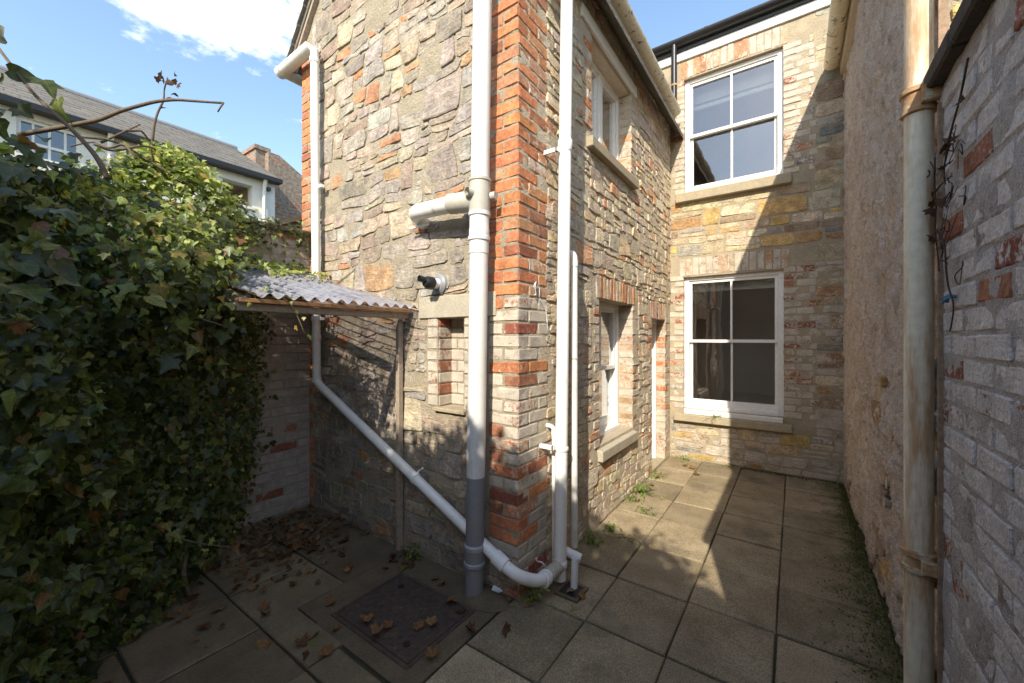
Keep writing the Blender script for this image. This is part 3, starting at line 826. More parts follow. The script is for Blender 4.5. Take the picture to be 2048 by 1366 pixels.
# --- stones of the gable
r1 = random.Random(21)
lint = (-2.12, -1.42, 1.625, 1.778)
gex = [lint, (-2.035, -1.60, 0.98, 1.63)]
gpolys = coursed(-3.52, -1.515, 0.0, 5.5, 0.05, 0.165, 0.08, 0.27, gex, 5, 0.045, 0.05, 0.5, g_top)
for poly in gpolys:
    cu = sum(p[0] for p in poly) / len(poly); cz = sum(p[1] for p in poly) / len(poly)
    q = inset(poly, r1.uniform(0.002, 0.010))
    if len(q) < 3 or parea(q) < 0.0007: continue
    if r1.random() < 0.05: continue
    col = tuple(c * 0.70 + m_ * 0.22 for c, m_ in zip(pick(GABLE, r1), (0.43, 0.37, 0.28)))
    if parea(q) < 0.006 and r1.random() < 0.16: col = pick(ORANGE, r1)
    al = r1.uniform(0.05, 0.28) if cz > 1.75 else r1.uniform(0.25, 0.55)
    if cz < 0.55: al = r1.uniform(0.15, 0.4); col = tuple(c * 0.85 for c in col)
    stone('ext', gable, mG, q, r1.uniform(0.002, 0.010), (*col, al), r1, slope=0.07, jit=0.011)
# lintel and sill of the niche
lo = MB().mbox(mG, -2.105, -1.44, 1.629, 1.774, -0.10, 0.014).build('lintel', M['concrete'], EXT, bevel=0.004)
MB().mbox(mG, -1.95, -1.68, 1.015, 1.04, -0.12, 0.03).build('sill', M['sill'], EXT, bevel=0.004)
# niche jambs and inside bricks
CR = 0.0757
k = 0
for zz in np.arange(1.045, 1.60, CR):
    k += 1
    for (a, b) in ((-2.03, -1.936), (-1.699, -1.60)):
        brick('ext', gable, mG, a, b, zz, zz + 0.066, (*pick(REDB, r1), r1.uniform(0.5, 0.8)), 0.005)
    for (a, b) in ((-1.955, -1.82), (-1.81, -1.68)) if k % 2 else ((-1.955, -1.88), (-1.87, -1.76), (-1.75, -1.68)):
        brick('ext', gable, lambda u, z, d=0: (u, GY + 0.127 - d, z), a, b, zz, zz + 0.066, (*pick(REDB, r1), r1.uniform(0.55, 0.85)), 0.004, 0.04)
    brick('ext', gable, lambda u, z, d=0: (-1.93 + d, u, z), GY + 0.006, GY + 0.125, zz, zz + 0.066, (*pick(REDB, r1), r1.uniform(0.35, 0.7)), 0.004, 0.04)
# --- corner bricks (right corner, seen on both faces)
def corner_paint(z, side=False):
    if z > 1.70:
        c = pick(ORANGE, r1); a = r1.uniform(0.12, 0.40)
        if side: c = tuple(x * y for x, y in zip(c, (0.92, 1.05, 1.15))); a = r1.uniform(0.25, 0.58)
        return (*c, a)
    if z > 0.72: return (*pick(REDB if r1.random() < .6 else ORANGE, r1), r1.uniform(0.52, 0.86) if r1.random() < .8 else r1.uniform(0.2, 0.42))
    return (*pick(REDB if r1.random() < .5 else ORANGE, r1), r1.uniform(0.28, 0.50) if r1.random() < .55 else r1.uniform(0.55, 0.8))
nC = int(4.15 / CR)
for i in range(nC):
    z = 0.005 + i * CR; z1 = z + 0.0665
    if i % 2:
        brick('ext', gable, mG, RX - 0.212, RX + 0.005, z, z1, corner_paint(z), 0.005, 0.105)
        brick('ext', side, mR, GY + 0.112, GY + 0.325, z, z1, corner_paint(z, True), 0.005, 0.05)
        if r1.random() < .25: brick('ext', side, mR, GY + 0.335, GY + 0.43, z, z1, corner_paint(z, True), 0.004, 0.05)
    else:
        brick('ext', gable, mG, RX - 0.1, RX + 0.005, z, z1, corner_paint(z), 0.005, 0.213)
        brick('ext', gable, mG, RX - 0.213, RX - 0.11, z, z1, corner_paint(z), 0.004, 0.06)
        if r1.random() < .7: brick('ext', side, mR, GY + 0.219, GY + 0.322, z, z1, corner_paint(z, True), 0.005, 0.05)
    # far left corner
    w = 0.21 if i % 2 else 0.105
    brick('ext', gable, mG, -3.700, -3.695 + w, z, z1, (*pick(ORANGE, r1), r1.uniform(0.05, 0.35)), 0.006, 0.1)
    if i % 2 == 0 and r1.random() < .5: brick('ext', gable, mG, -3.58, -3.48, z, z1, (*pick(ORANGE, r1), r1.uniform(0.1, 0.4)), 0.004, 0.1)

# --- stones and jamb bricks of the side wall
jamb = 0.14
exR = [(GY, GY + 0.30, 0, 4.3), (WU[0] - jamb, WU[1] + 0.16, WU[2] - 0.09, WU[3] + 0.13), (WLo[0] - 0.15, WLo[1] + 0.17, WLo[2] - 0.12, WLo[3] + 0.19), (DR[0] - 0.13, BY, 0, DR[3] + 0.20)]
for poly in coursed(GY, BY, 0.0, 4.2, 0.04, 0.105, 0.06, 0.21, exR, 9, 0.03, 0.035, 0.4):
    q = inset(poly, r1.uniform(0.002, 0.009))
    if len(q) < 3 or parea(q) < 0.0006: continue
    if r1.random() < 0.04: continue
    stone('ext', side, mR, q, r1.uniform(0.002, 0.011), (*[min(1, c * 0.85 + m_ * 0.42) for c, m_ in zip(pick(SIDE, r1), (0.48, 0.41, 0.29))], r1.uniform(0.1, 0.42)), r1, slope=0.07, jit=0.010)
def jambs(tkey, part, mp, u0, u1, z0, z1, colf, near=True, far=True, inner=0.2, far_inner=0.2, lo=0.103, hi=0.215):
    z = z0; i = 0
    while z + 0.06 < z1 + 0.03:
        wa = hi if i % 2 else lo
        if near: brick(tkey, part, mp, u0 - wa + U(-.014, .010), u0 + 0.003, z + U(-.002, .003), z + 0.066 + U(-.008, .002), colf(z), U(0.001, 0.008), inner)
        wb = lo if i % 2 else hi
        if far: brick(tkey, part, mp, u1 - 0.003, u1 + wb + U(-.012, .014), z + U(-.002, .003), z + 0.066 + U(-.008, .002), colf(z), U(0.001, 0.008), far_inner)
        z += CR; i += 1
lim = lambda z: (*pick([(2, (0.44, 0.21, 0.11)), (2, (0.42, 0.27, 0.16)), (1, (0.46, 0.17, 0.075))], r1), r1.uniform(0.42, 0.72) if r1.random() < .85 else r1.uniform(0.3, 0.48))
jambs('ext', side, mR, WU[0], WU[1], WU[2], WU[3], lim, inner=0.15, far_inner=0.13, lo=0.08, hi=0.16)
jambs('ext', side, mR, WLo[0], WLo[1], WLo[2], WLo[3], lim, inner=0.15, far_inner=0.14, lo=0.1, hi=0.19)
jambs('ext', side, mR, DR[0], DR[1], 0.01, DR[3], lim, inner=0.12, far_inner=0.15, lo=0.1, hi=0.2)
def soldiers(tkey, part, mp, u0, u1, z0, z1, colf, rise=0.0, n=None, fan=0.25, proud=0.006):
    n = n or int(round((u1 - u0) / 0.0757))
    w = (u1 - u0) / n
    for i in range(n):
        t = (i + 0.5) / n
        a = u0 + i * w + 0.0035; lift = rise * (1 - (2 * t - 1) ** 2)
        brick(tkey, part, mp, a, a + w - 0.007, z0 + lift, z1 + lift, colf(), proud, 0.11, tilt=0.003)
lintc = lambda: (*pick([(3, (0.47, 0.25, 0.13)), (2, (0.46, 0.32, 0.20)), (2, (0.40, 0.20, 0.11))], r1), r1.uniform(0.3, 0.6))
soldiers('ext', side, mR, WLo[0] - 0.06, WLo[1] + 0.07, WLo[3] + 0.002, WLo[3] + 0.185, lintc)
soldiers('ext', side, mR, DR[0] - 0.05, DR[1] + 0.09, DR[3] + 0.002, DR[3] + 0.195, lintc)
# windows of the side wall
def casement(house, mp, u0, u1, z0, z1, rec, label):
    d0, d1 = -rec - 0.08, -rec; f = 0.05; um = (u0 + u1) / 2
    w = MB(); w.mbox(mp, u0, u0 + f, z0, z1, d0, d1); w.mbox(mp, u1 - f, u1, z0, z1, d0, d1); w.mbox(mp, um - 0.03, um + 0.03, z0 + f, z1 - f, d0, d1)
    w.mbox(mp, u0 + f, u1 - f, z0, z0 + f, d0, d1); w.mbox(mp, u0 + f, u1 - f, z1 - f, z1, d0, d1)
    win = w.build('window', M['white_paint'], house, bevel=0.003); win["label"] = label
    for (a, b) in ((u0 + f, um - 0.03), (um + 0.03, u1 - f)):
        c = MB(); t = 0.036; e0, e1 = d0 + 0.02, d1 - 0.012
        c.mbox(mp, a + .001, a + t, z0 + f, z1 - f, e0, e1); c.mbox(mp, b - t, b - .001, z0 + f, z1 - f, e0, e1)
        c.mbox(mp, a + t, b - t, z0 + f + .001, z0 + f + t, e0, e1); c.mbox(mp, a + t, b - t, z1 - f - t, z1 - f - .001, e0, e1); c.build('casement', M['white_paint'], win)
        MB().add([mp(a + t - .003, z0 + f + t - .003, e0 + .02), mp(b - t + .003, z0 + f + t - .003, e0 + .02), mp(b - t + .003, z1 - f - t + .003, e0 + .02), mp(a + t - .003, z1 - f - t + .003, e0 + .02)], [(0, 1, 2, 3)]).build('pane', M['glass'], win)
casement(EXT, mR, WU[0], WU[1], WU[2], WU[3], 0.115, 'white casement window under a painted timber lintel')
sash_window(EXT, mR, WLo[0], WLo[1], WLo[2], WLo[3], 0.135, cols=2, rows=2, fr=0.05, label='white sash window low in the passage side wall')
room(EXT, mR, 2.6, 4.2, 2.6, 4.1, -0.21, -2.0, M['interior']); room(EXT, mR, 2.7, 4.2, 0.3, 2.2, -0.21, -2.0, M['interior'])
MB().mbox(mR, WU[0] - 0.20, WU[1] + 0.12, WU[3] + 0.002, WU[3] + 0.095, -0.02, 0.022).build('lintel', M['white_paint'], EXT, bevel=0.003)
MB().mbox(mR, WU[0], WU[1], WU[3] - 0.012, WU[3] + 0.004, -0.2, -0.022).build('soffit_board', M['soffit'], EXT)
MB().mbox(mR, WU[0] - 0.10, WU[1] + 0.07, WU[2] - 0.085, WU[2] - 0.005, -0.12, 0.055).build('sill', M['sill'], EXT, bevel=0.006)
s = MB(); a0, a1 = WLo[0] - 0.03, WLo[1] + 0.02
s.add([mR(a0, 0.50, -0.1), mR(a1, 0.50, -0.1), mR(a1, 0.50, 0.045), mR(a0, 0.50, 0.045), mR(a0, 0.625, -0.15), mR(a1, 0.625, -0.15), mR(a1, 0.585, 0.045), mR(a0, 0.585, 0.045)],
      [(0, 1, 2, 3), (4, 7, 6, 5), (3, 2, 6, 7), (0, 3, 7, 4), (1, 5, 6, 2)])
s.build('sill', M['concrete'], EXT, bevel=0.006)
# door
d = MB(); d.mbox(mR, DR[0], DR[0] + 0.05, 0, DR[3], -0.19, -0.10); d.mbox(mR, DR[1] - 0.05, DR[1], 0, DR[3], -0.19, -0.10); d.mbox(mR, DR[0] + 0.05, DR[1] - 0.05, DR[3] - 0.05, DR[3], -0.19, -0.10)
dfr = d.build('door_frame', M['white_paint'], EXT, bevel=0.003)
dd_ = MB().mbox(mR, DR[0] + 0.05, DR[1] - 0.05, 0.02, DR[3] - 0.05, -0.18, -0.135).build('door', M['white_paint'], EXT)
for (a, b) in ((0.12, 0.72), (0.86, 1.5)): MB().mbox(mR, DR[0] + 0.12, DR[1] - 0.12, a, b, -0.134, -0.128).build('door_panel', M['white_paint'], dd_, bevel=0.002)
MB().tube([mR(DR[0] + 0.10, 0.80, -0.13), mR(DR[0] + 0.10, 0.80, -0.09), mR(DR[0] + 0.17, 0.80, -0.09)], 0.008, 8).build('handle', M['dark_metal'], dd_)
MB().mbox(mR, DR[0] + 0.003, DR[1] - 0.003, -0.01, 0.02, -0.2, 0.0).build('doorstep', M['sill'], EXT)
# eaves on the passage side: soffit board, gutter
MB().mbox(mR, GY - 0.04, BY - 0.004, 4.19, 4.32, -0.02, 0.03).build('fascia', M['soffit'], EXT)
MB().mbox(mR, GY - 0.04, BY - 0.004, 4.17, 4.188, -0.01, 0.05).build('soffit_board', M['soffit'], EXT)
gR = gutter('gutter', EXT, M['cream_gutter'], (RX + 0.10, GY - 0.05, 4.30), (RX + 0.10, BY - 0.13, 4.285), 0.062, clips=(1.0, 1.9, 2.75))
gR["label"] = 'cream gutter blotched with dark peeling paint above the passage'
# roof: two slopes with tiled verge
sl = math.atan2(E_TOP - E_EAVE, xm + 3.695)
for sgn in (-1, 1):
    ex = (-3.695 - 0.16) if sgn < 0 else (RX + 0.16)
    ez = E_EAVE - 0.16 * math.tan(sl) + 0.05
    rr = MB()
    a, b = GY - 0.05, BY
    vs = []
    for (x, z) in ((ex, ez), (xm, E_TOP + 0.06)):
        for y in (a, b):
            for t in (0, 0.05): vs.append((x, y, z + t))
    rr.add(vs, [(0, 1, 3, 2), (4, 6, 7, 5), (0, 4, 5, 1), (2, 3, 7, 6), (0, 2, 6, 4), (1, 5, 7, 3)])
    rf = rr.build('roof', M['slate'], EXT)
    # verge tiles and mortar strip along the gable
    n = 13
    for i in range(n):
        t0, t1 = i / n, (i + 1.15) / n
        p = [(ex + (xm - ex) * t, ez + (E_TOP + 0.06 - ez) * t) for t in (t0, min(1, t1))]
        tt = MB(); lift = 0.052
        tt.add([(p[0][0], a - 0.03, p[0][1] + lift + 0.018), (p[1][0], a - 0.03, p[1][1] + lift), (p[1][0], a + 0.25, p[1][1] + lift), (p[0][0], a + 0.25, p[0][1] + lift + 0.018),
                (p[0][0], a - 0.03, p[0][1] + lift + 0.034), (p[1][0], a - 0.03, p[1][1] + lift + 0.014), (p[1][0], a + 0.25, p[1][1] + lift + 0.014), (p[0][0], a + 0.25, p[0][1] + lift + 0.034)],
               [(0, 1, 2, 3), (4, 7, 6, 5), (0, 4, 5, 1), (1, 5, 6, 2), (2, 6, 7, 3), (3, 7, 4, 0)])
        tt.build('roof_tile', M['slate'], rf)
    vg = MB()
    vg.add([(ex, a + 0.01, ez - 0.05), (xm, a + 0.01, E_TOP + 0.01), (xm, a + 0.01, E_TOP + 0.085), (ex, a + 0.01, ez + 0.025), (ex, GY + 0.01, ez - 0.05), (xm, GY + 0.01, E_TOP + 0.01), (xm, GY + 0.01, E_TOP + 0.085), (ex, GY + 0.01, ez + 0.025)],
           [(0, 1, 2, 3), (4, 7, 6, 5), (0, 4, 5, 1), (3, 2, 6, 7)])
    vg.build('verge_board', M['timber'], EXT)
# left eaves gutter with its return on to the gable
g2 = gutter('gutter', EXT, M['pvc_white'], (-3.93, GY - 0.085, 3.985), (-3.36, GY - 0.085, 4.0), 0.058, clips=(0.06,))
gutter('gutter', EXT, M['pvc_white'], (-3.875, GY - 0.085, 3.983), (-3.875, BY, 4.0), 0.058)

# ================================================================== MAIN HOUSE (back wall of the passage)
MAIN = thing('terraced_house', 'stone terraced house with two white sash windows closing the passage', 'house', (-0.5, 5.35, 0))
U1 = (-1.121, -0.095, 3.29, 4.715, 0.16); U2 = (-1.127, -0.090, 0.62, 2.25, 0.16)
back = wall_sheet('back_wall', MAIN, mB, -3.6, 3.0, -0.02, 5.05, [U1, U2], M['mortar_back'], 0.024, 0.006)
MB().box(-3.6, -3.59, BY + .004, 9.5, 0, 5.05).box(2.99, 3.0, BY + .004, 9.5, 0, 5.05).box(-3.6, 3.0, 9.49, 9.5, 0, 5.05).build('outer_walls', M['mortar_back'], MAIN)
exB = [(U1[0] - 0.17, U1[1] + 0.27, U1[2] - 0.10, 5.0), (U2[0] - 0.17, U2[1] + 0.27, U2[2] - 0.14, U2[3] + 0.23)]
for poly in coursed(RX, 0.43, 0.0, 5.0, 0.065, 0.155, 0.12, 0.38, exB, 4):
    q = inset(poly, r1.uniform(0.003, 0.012))
    if len(q) < 3 or parea(q) < 0.0008: continue
    cz = sum(p[1] for p in q) / len(q); cu = sum(p[0] for p in q) / len(q)
    al = r1.uniform(0.12, 0.45) if cz > 2.3 else r1.uniform(0.38, 0.68)
    stone('main', back, mB, q, r1.uniform(0.002, 0.008), (*pick(BACK, r1), al), r1, slope=0.04)
wash = lambda z: (*pick(REDB if r1.random() < .6 else BACK, r1), r1.uniform(0.46, 0.78) if r1.random() < .9 else r1.uniform(0.34, 0.5))
for (w0, w1, z0, z1) in ((U1[0], U1[1], U1[2] - 0.0, U1[3]), (U2[0], U2[1], U2[2], U2[3])):
    jambs('main', back, mB, w0, w1, z0, z1, wash, inner=0.12, far_inner=0.12, lo=0.105, hi=0.158)
    z = z0; i = 0
    while z < z1 - 0.03:
        a = w1 + (0.225 if i % 2 == 0 else 0.114)
        b = w1 + (0.29 if i % 2 == 0 else 0.265)
        brick('main', back, mB, a, b + r1.uniform(-.03, .02), z, z + 0.066, wash(z), 0.004, 0.05)
        z += CR; i += 1
arch = lambda: (*pick([(3, (0.45, 0.24, 0.13)), (3, (0.46, 0.34, 0.22)), (2, (0.40, 0.24, 0.15))], r1), r1.uniform(0.45, 0.70))
soldiers('main', back, mB, U1[0] - 0.04, U1[1] + 0.04, U1[3] + 0.004, U1[3] + 0.215, arch, rise=0.018)
soldiers('main', back, mB, U2[0] - 0.05, U2[1] + 0.05, U2[3] + 0.004, U2[3] + 0.22, arch, rise=0.015)
sash_window(MAIN, mB, U1[0], U1[1], U1[2], U1[3], 0.05, cols=2, fr=0.055, label='upper white sash window with four panes reflecting the sky', split=4.02)
sash_window(MAIN, mB, U2[0], U2[1], U2[2], U2[3], 0.05, cols=2, fr=0.055, label='lower white sash window with a part lowered blind', split=1.46)
room(MAIN, mB, -1.6, 0.5, 2.95, 4.85, -0.17, -3.0, M['interior_up']); room(MAIN, mB, -1.6, 0.5, 0.1, 2.6, -0.17, -2.0, M['interior'])
MB().mbox(mB, U1[0] - 0.085, U1[1] + 0.075, 3.175, 3.285, -0.13, 0.075).build('sill', M['sill'], MAIN, bevel=0.006)
MB().mbox(mB, U2[0] - 0.10, U2[1] + 0.075, 0.468, 0.555, -0.13, 0.075).build('sill', M['sill'], MAIN, bevel=0.006)
MB().mbox(mB, U2[0] + 0.01, U2[1] - 0.01, 0.557, 0.615, -0.13, 0.035).build('sill_board', M['white_paint'], MAIN, bevel=0.004)
MB().mbox(mB, U1[0] + 0.06, U1[1] - 0.07, 4.405, 4.455, -0.26, -0.22).build('white_bar', M['white_paint'], MAIN, bevel=0.004)  # added white bar standing in for a bright strip across the panes
MB().mbox(mB, U1[0] + 0.03, U1[1] - 0.03, 4.50, 4.70, -0.262, -0.258).build('blind', M['blind'], MAIN)
MB().mbox(mB, U2[0] + 0.05, U2[1] - 0.05, 2.10, 2.24, -0.20, -0.196).mbox(mB, U2[0] + 0.05, U2[1] - 0.05, 2.075, 2.10, -0.205, -0.19).build('blind', M['blind'], MAIN)
MB().tube([mB(U2[0] + 0.10, 2.09, -0.2), mB(U2[0] + 0.105, 1.3, -0.2), mB(U2[0] + 0.16, 0.72, -0.19)], 0.004, 6).build('blind_cord', M['white_paint'], MAIN)
MB().mbox(mB, U2[0] - 0.2, U2[0] + 0.06, 0.45, 2.4, -0.30, -0.26).build('curtain', M['blind'], MAIN)
MB().mbox(mB, -3.6, 3.0, 4.955, 5.06, -0.02, 0.028).build('fascia', M['fascia_white'], MAIN, bevel=0.004)
MB().mbox(mB, -3.6, 3.0, 5.062, 5.09, -0.02, 0.05).build('fascia', M['dark_metal'], MAIN)
gutter('gutter', MAIN, M['black'], (-3.6, BY - 0.09, 5.165), (3.0, BY - 0.09, 5.165), 0.062, clips=(0.9, 2.75, 4.35))
rr = MB(); rr.add([(-3.6, BY - 0.09, 5.17), (3.0, BY - 0.09, 5.17), (3.0, 7.4, 6.5), (-3.6, 7.4, 6.5), (3.0, 9.6, 5.17), (-3.6, 9.6, 5.17)], [(0, 1, 2, 3), (3, 2, 4, 5)])
rr.build('roof', M['slate'], MAIN)

# ================================================================== NEIGHBOUR'S EXTENSION (right side of the passage)
NEI = thing('neighbour_extension', 'tall roughcast neighbouring wall flanking the right of the passage', 'house', (1.6, 2.1, 0))
def roughcast(u, z):
    v = Vector((u * 22, z * 9, 1.7)); w = Vector((u * 60, z * 26, 4.0))
    return 0.022 * mnoise.noise(v) + 0.015 * mnoise.noise(w) + 0.009 * mnoise.noise(Vector((u * 110, z * 60, 2))) + 0.03 * mnoise.noise(Vector((u * 2.1, z * 1.6, 8))) - 0.012
nside = wall_sheet('side_wall', NEI, mW, NY, BY, -0.02, 4.28, [], M['render'], 0.0135, ampf=roughcast)
ngab = wall_sheet('gable_wall', NEI, mN, WX, 3.0, -0.02, 4.6, [], M['mortar_back'], 0.08, 0.006)
r2 = random.Random(77)
for poly in coursed(WX + 0.02, 1.5, 2.2, 4.5, 0.07, 0.13, 0.12, 0.3, [], 12):
    q = inset(poly, 0.006)
    if len(q) >= 3 and parea(q) > 0.001: stone('nei', ngab, mN, q, r2.uniform(0.006, 0.015), (*pick([(3, (0.52, 0.38, 0.14)), (2, (0.46, 0.36, 0.18))], r2), 0.1), r2)
for poly in coursed(NY + 0.03, BY, 0.0, 3.6, 0.06, 0.16, 0.08, 0.26, [], 31, 0.03, 0.04, 0.4):
    cu = sum(p[0] for p in poly) / len(poly); cz = sum(p[1] for p in poly) / len(poly)
    w_n = mnoise.noise(Vector((cu * 1.3, cz * 1.1, 6.5))) + 0.35 * (1 - cz / 1.6) + 0.25 * (3.0 - cu) / 1.0
    if w_n < 0.40 or r2.random() < 0.3: continue
    q = inset(poly, 0.006)
    if len(q) >= 3 and parea(q) > 0.001: stone('nei', nside, mW, q, r2.uniform(-0.004, 0.012), (*pick([(3, (0.42, 0.32, 0.22)), (2, (0.36, 0.25, 0.15)), (2, (0.30, 0.235, 0.19)), (1, (0.46, 0.31, 0.13)), (1, (0.36, 0.16, 0.09))], r2), r2.uniform(0.3, 0.6)), r2, slope=0.12, jit=0.012)
MB().mbox(mW, NY - 0.05, BY - 0.002, 4.20, 4.34, -0.02, 0.028).build('fascia', M['soffit'], NEI)
gN = gutter('gutter', NEI, M['cream_gutter'], (WX - 0.10, BY - 0.06, 4.315), (WX - 0.10, NY - 0.05, 4.335), 0.066, clips=(0.55, 2.2))
MB().add([(WX - 0.14, NY - 0.05, 4.36), (WX - 0.14, BY, 4.36), (1.7, BY, 5.7), (1.7, NY - 0.05, 5.7), (3.1, NY - 0.05, 4.36), (3.1, BY, 4.36)], [(0, 1, 2, 3), (3, 2, 5, 4)]).build('roof', M['slate'], NEI)
MB().add([(WX, NY + .001, 4.28), (3.0, NY + .001, 4.28), (1.7, NY + .001, 5.68)], [(0, 1, 2)]).build('gable_peak', M['mortar_back'], NEI)

# ================================================================== GARDEN WALL on the right, close to the camera
GW = thing('garden_wall', 'whitewashed brick garden wall with flaking paint and dark coping at the right edge', 'wall', (0.53, 1.0, 0))
gwf = wall_sheet('wall_face', GW, mW, 0.035, NY - 0.003, -0.02, 2.36, [], M['mortar_white'], 0.016, 0.007)
MB().box(WX + 0.004, WX + 0.225, 0.036, NY - 0.003, 0, 2.355).build('wall_core', M['mortar_white'], GW)
i = 0
for zc in np.arange(0.004, 2.30, CR):
    u = NY - 0.02 - (0.11 if i % 2 else 0.0)
    if i % 2: brick('gw', gwf, mW, NY - 0.118, NY - 0.02, zc, zc + 0.066, (*pick(REDB, r2), r2.uniform(0.7, 1.0)), 0.002, 0.06, ('pbrick', 'pbrick_j'))
    while u > 1.0:
        w = 0.215
        bare = r2.random() < 0.10
        brick('gw', gwf, mW, u - w, u, zc, zc + 0.066, (*pick(REDB, r2), r2.uniform(0.36, 0.58) if bare else r2.uniform(0.60, 0.92)), r2.uniform(-0.001, 0.006), 0.06, ('pbrick', 'pbrick_j'), tilt=0.006)
        u -= w + 0.011
    i += 1
yy = 0.0
while yy < NY - 0.05:
    y1 = min(yy + U(0.38, 0.48), NY - 0.012)
    MB().box(WX - 0.042, WX + 0.27, yy + 0.035, y1 + 0.03, 2.36, 2.425).build('coping_stone', M['coping'], GW, bevel=0.008)
    yy = y1

# ================================================================== BOUNDARY WALL on the left and the wall behind the camera
BW = thing('boundary_wall', 'old whitewashed brick boundary wall on the left beneath the ivy', 'wall', (-3.68, 0.2, 0))
bwf = wall_sheet('wall_face', BW, mL, -2.2, GY - 0.002, -0.02, 2.40, [], M['mortar_bound'], 0.03, 0.007)
MB().box(LX - 0.23, LX - 0.004, -2.2, GY - 0.004, 0, 2.40).build('wall_core', M['mortar_bound'], BW)
MB().box(LX - 0.26, LX + 0.03, -2.2, GY - 0.006, 2.405, 2.45).build('coping', M['apron'], BW, bevel=0.008)
i = 0
for zc in np.arange(0.004, 2.36, CR):
    u = GY - 0.006 - (0.11 if i % 2 else 0.0)
    if i % 2: brick('bw', bwf, mL, GY - 0.109, GY - 0.006, zc, zc + 0.066, (*pick(REDB, r2), r2.uniform(0.75, 1.0)), 0.004, 0.06, ('bbrick', 'bbrick_j'))
    while u > 0.75:
        bare = r2.random() < 0.07
        brick('bw', bwf, mL, u - 0.215, u, zc, zc + 0.066, (*pick(REDB, r2), r2.uniform(0.1, 0.45) if bare else r2.uniform(0.72, 1.0)), r2.uniform(0.001, 0.005), 0.06, ('bbrick', 'bbrick_j'))
        u -= 0.225
    i += 1
RW = thing('rear_wall', 'tall ivy-topped garden wall standing behind the viewpoint', 'wall', (-1.6, -1.5, 0))
MB().box(-3.80, -1.95, -1.62, -1.40, 0, 3.35).box(-1.949, 1.45, -1.62, -1.40, 0, 2.98).build('wall_core', M['mortar_bound'], RW)

# ================================================================== PIPES
SP = thing('soil_pipe', 'thick pale grey soil pipe rising up the gable beside the brick corner', 'pipe', (-1.513, 1.755, 0))
sx = lambda z: -1.513 + 0.0185 * z
sp = lambda z: (sx(z), 1.755, z)
RS = 0.0535
pp, rr_ = ringed(sp(2.36), sp(4.4), RS, [])
MB().tube(pp, rr_, 28).build('pipe_section', M['pvc_light'], SP, smooth='auto')
pp, rr_ = ringed(sp(0.70), sp(2.14), RS, [(1.28, 1.36, 0.003)])
MB().tube(pp, rr_, 28).build('pipe_section', M['pvc_light'], SP, smooth='auto')
pp, rr_ = ringed(sp(0.0), sp(0.70), RS, [])
low = MB().tube(pp, rr_, 28).build('pipe_section', M['pvc_grey'], SP, smooth='auto'); low["label"] = 'darker grey lower length of the soil pipe'
for za, zb in ((0.285, 0.305), (0.19, 0.208)):
    MB().tube([sp(za - .008), sp(za), sp(zb), sp(zb + .008)], [RS, RS + 0.009, RS + 0.009, RS], 28).build('collar', M['pvc_ring'], SP, smooth='auto')
MB().tube([sp(0.20), sp(0.30)], RS + 0.004, 28).build('socket', M['pvc_grey'], SP, smooth='auto')
tee = MB()
tee.tube([sp(2.20), sp(2.215), sp(2.385), sp(2.39), sp(2.405), sp(2.41)], [RS + .005, RS + .007, RS + .007, RS + .012, RS + .012, RS], 28)
br0, br1 = Vector(sp(2.285)), Vector((-1.68, 1.735, 2.30))
tee.tube([br0, br1], RS + 0.006, 24)
bs = Vector(sp(2.315)) + Vector((0.0, 0, 0)); bd = Vector((-0.25, -0.97, 0.02)).normalized()
tee.tube([bs + bd * 0.03, bs + bd * 0.088], 0.026, 18, cap=False); tee.tube([bs + bd * 0.03, bs + bd * 0.086], 0.019, 18, cap=False)
tb = bs + Vector((0.06, 0.03, -0.01)); tee.tube([tb, tb + Vector((0.03, 0.005, 0))], 0.024, 16)
tee.build('tee_branch', M['pvc_joint'], SP, smooth='auto')
MB().tube([sp(2.05), sp(2.055), sp(2.075), sp(2.08), sp(2.12), sp(2.125), sp(2.19), sp(2.195), sp(2.215), sp(2.22)],
          [RS, RS + .010, RS + .010, RS + .005, RS + .005, RS + .003, RS + .003, RS + .010, RS + .010, RS + .004], 28).build('socket', M['pvc_light'], SP, smooth='auto')
bp = fillet([br1 - (br0 - br1).normalized() * -0.01, (-2.035, 1.755, 2.315), (-2.065, 1.90, 2.28)], 0.09, 8)
MB().tube(bp, 0.05, 24).build('branch_pipe', M['pvc_stain'], SP, smooth='auto')
MB().box(-2.13, -1.95, 1.80, 1.812, 2.235, 2.248).build('pipe_clip', M['pvc_white'], SP)
ccol = MB(); n = 18; ring = [(sx(0) + 0.06 + (0.155 + U(-.012, .012)) * math.cos(2 * math.pi * q / n), 1.775 + 0.10 * math.sin(2 * math.pi * q / n), 0.0) for q in range(n)]
ccol.add(ring + [((p[0] - sx(0) - .04) * 0.72 + sx(0) + .04, (p[1] - 1.77) * 0.72 + 1.77, 0.035) for p in ring] + [(sx(0) + .03, 1.77, 0.045)], [(q, (q + 1) % n, n + (q + 1) % n, n + q) for q in range(n)] + [(n + q, n + (q + 1) % n, 2 * n) for q in range(n)])
ccol.build('cement_collar', M['apron'], SP, smooth=True)

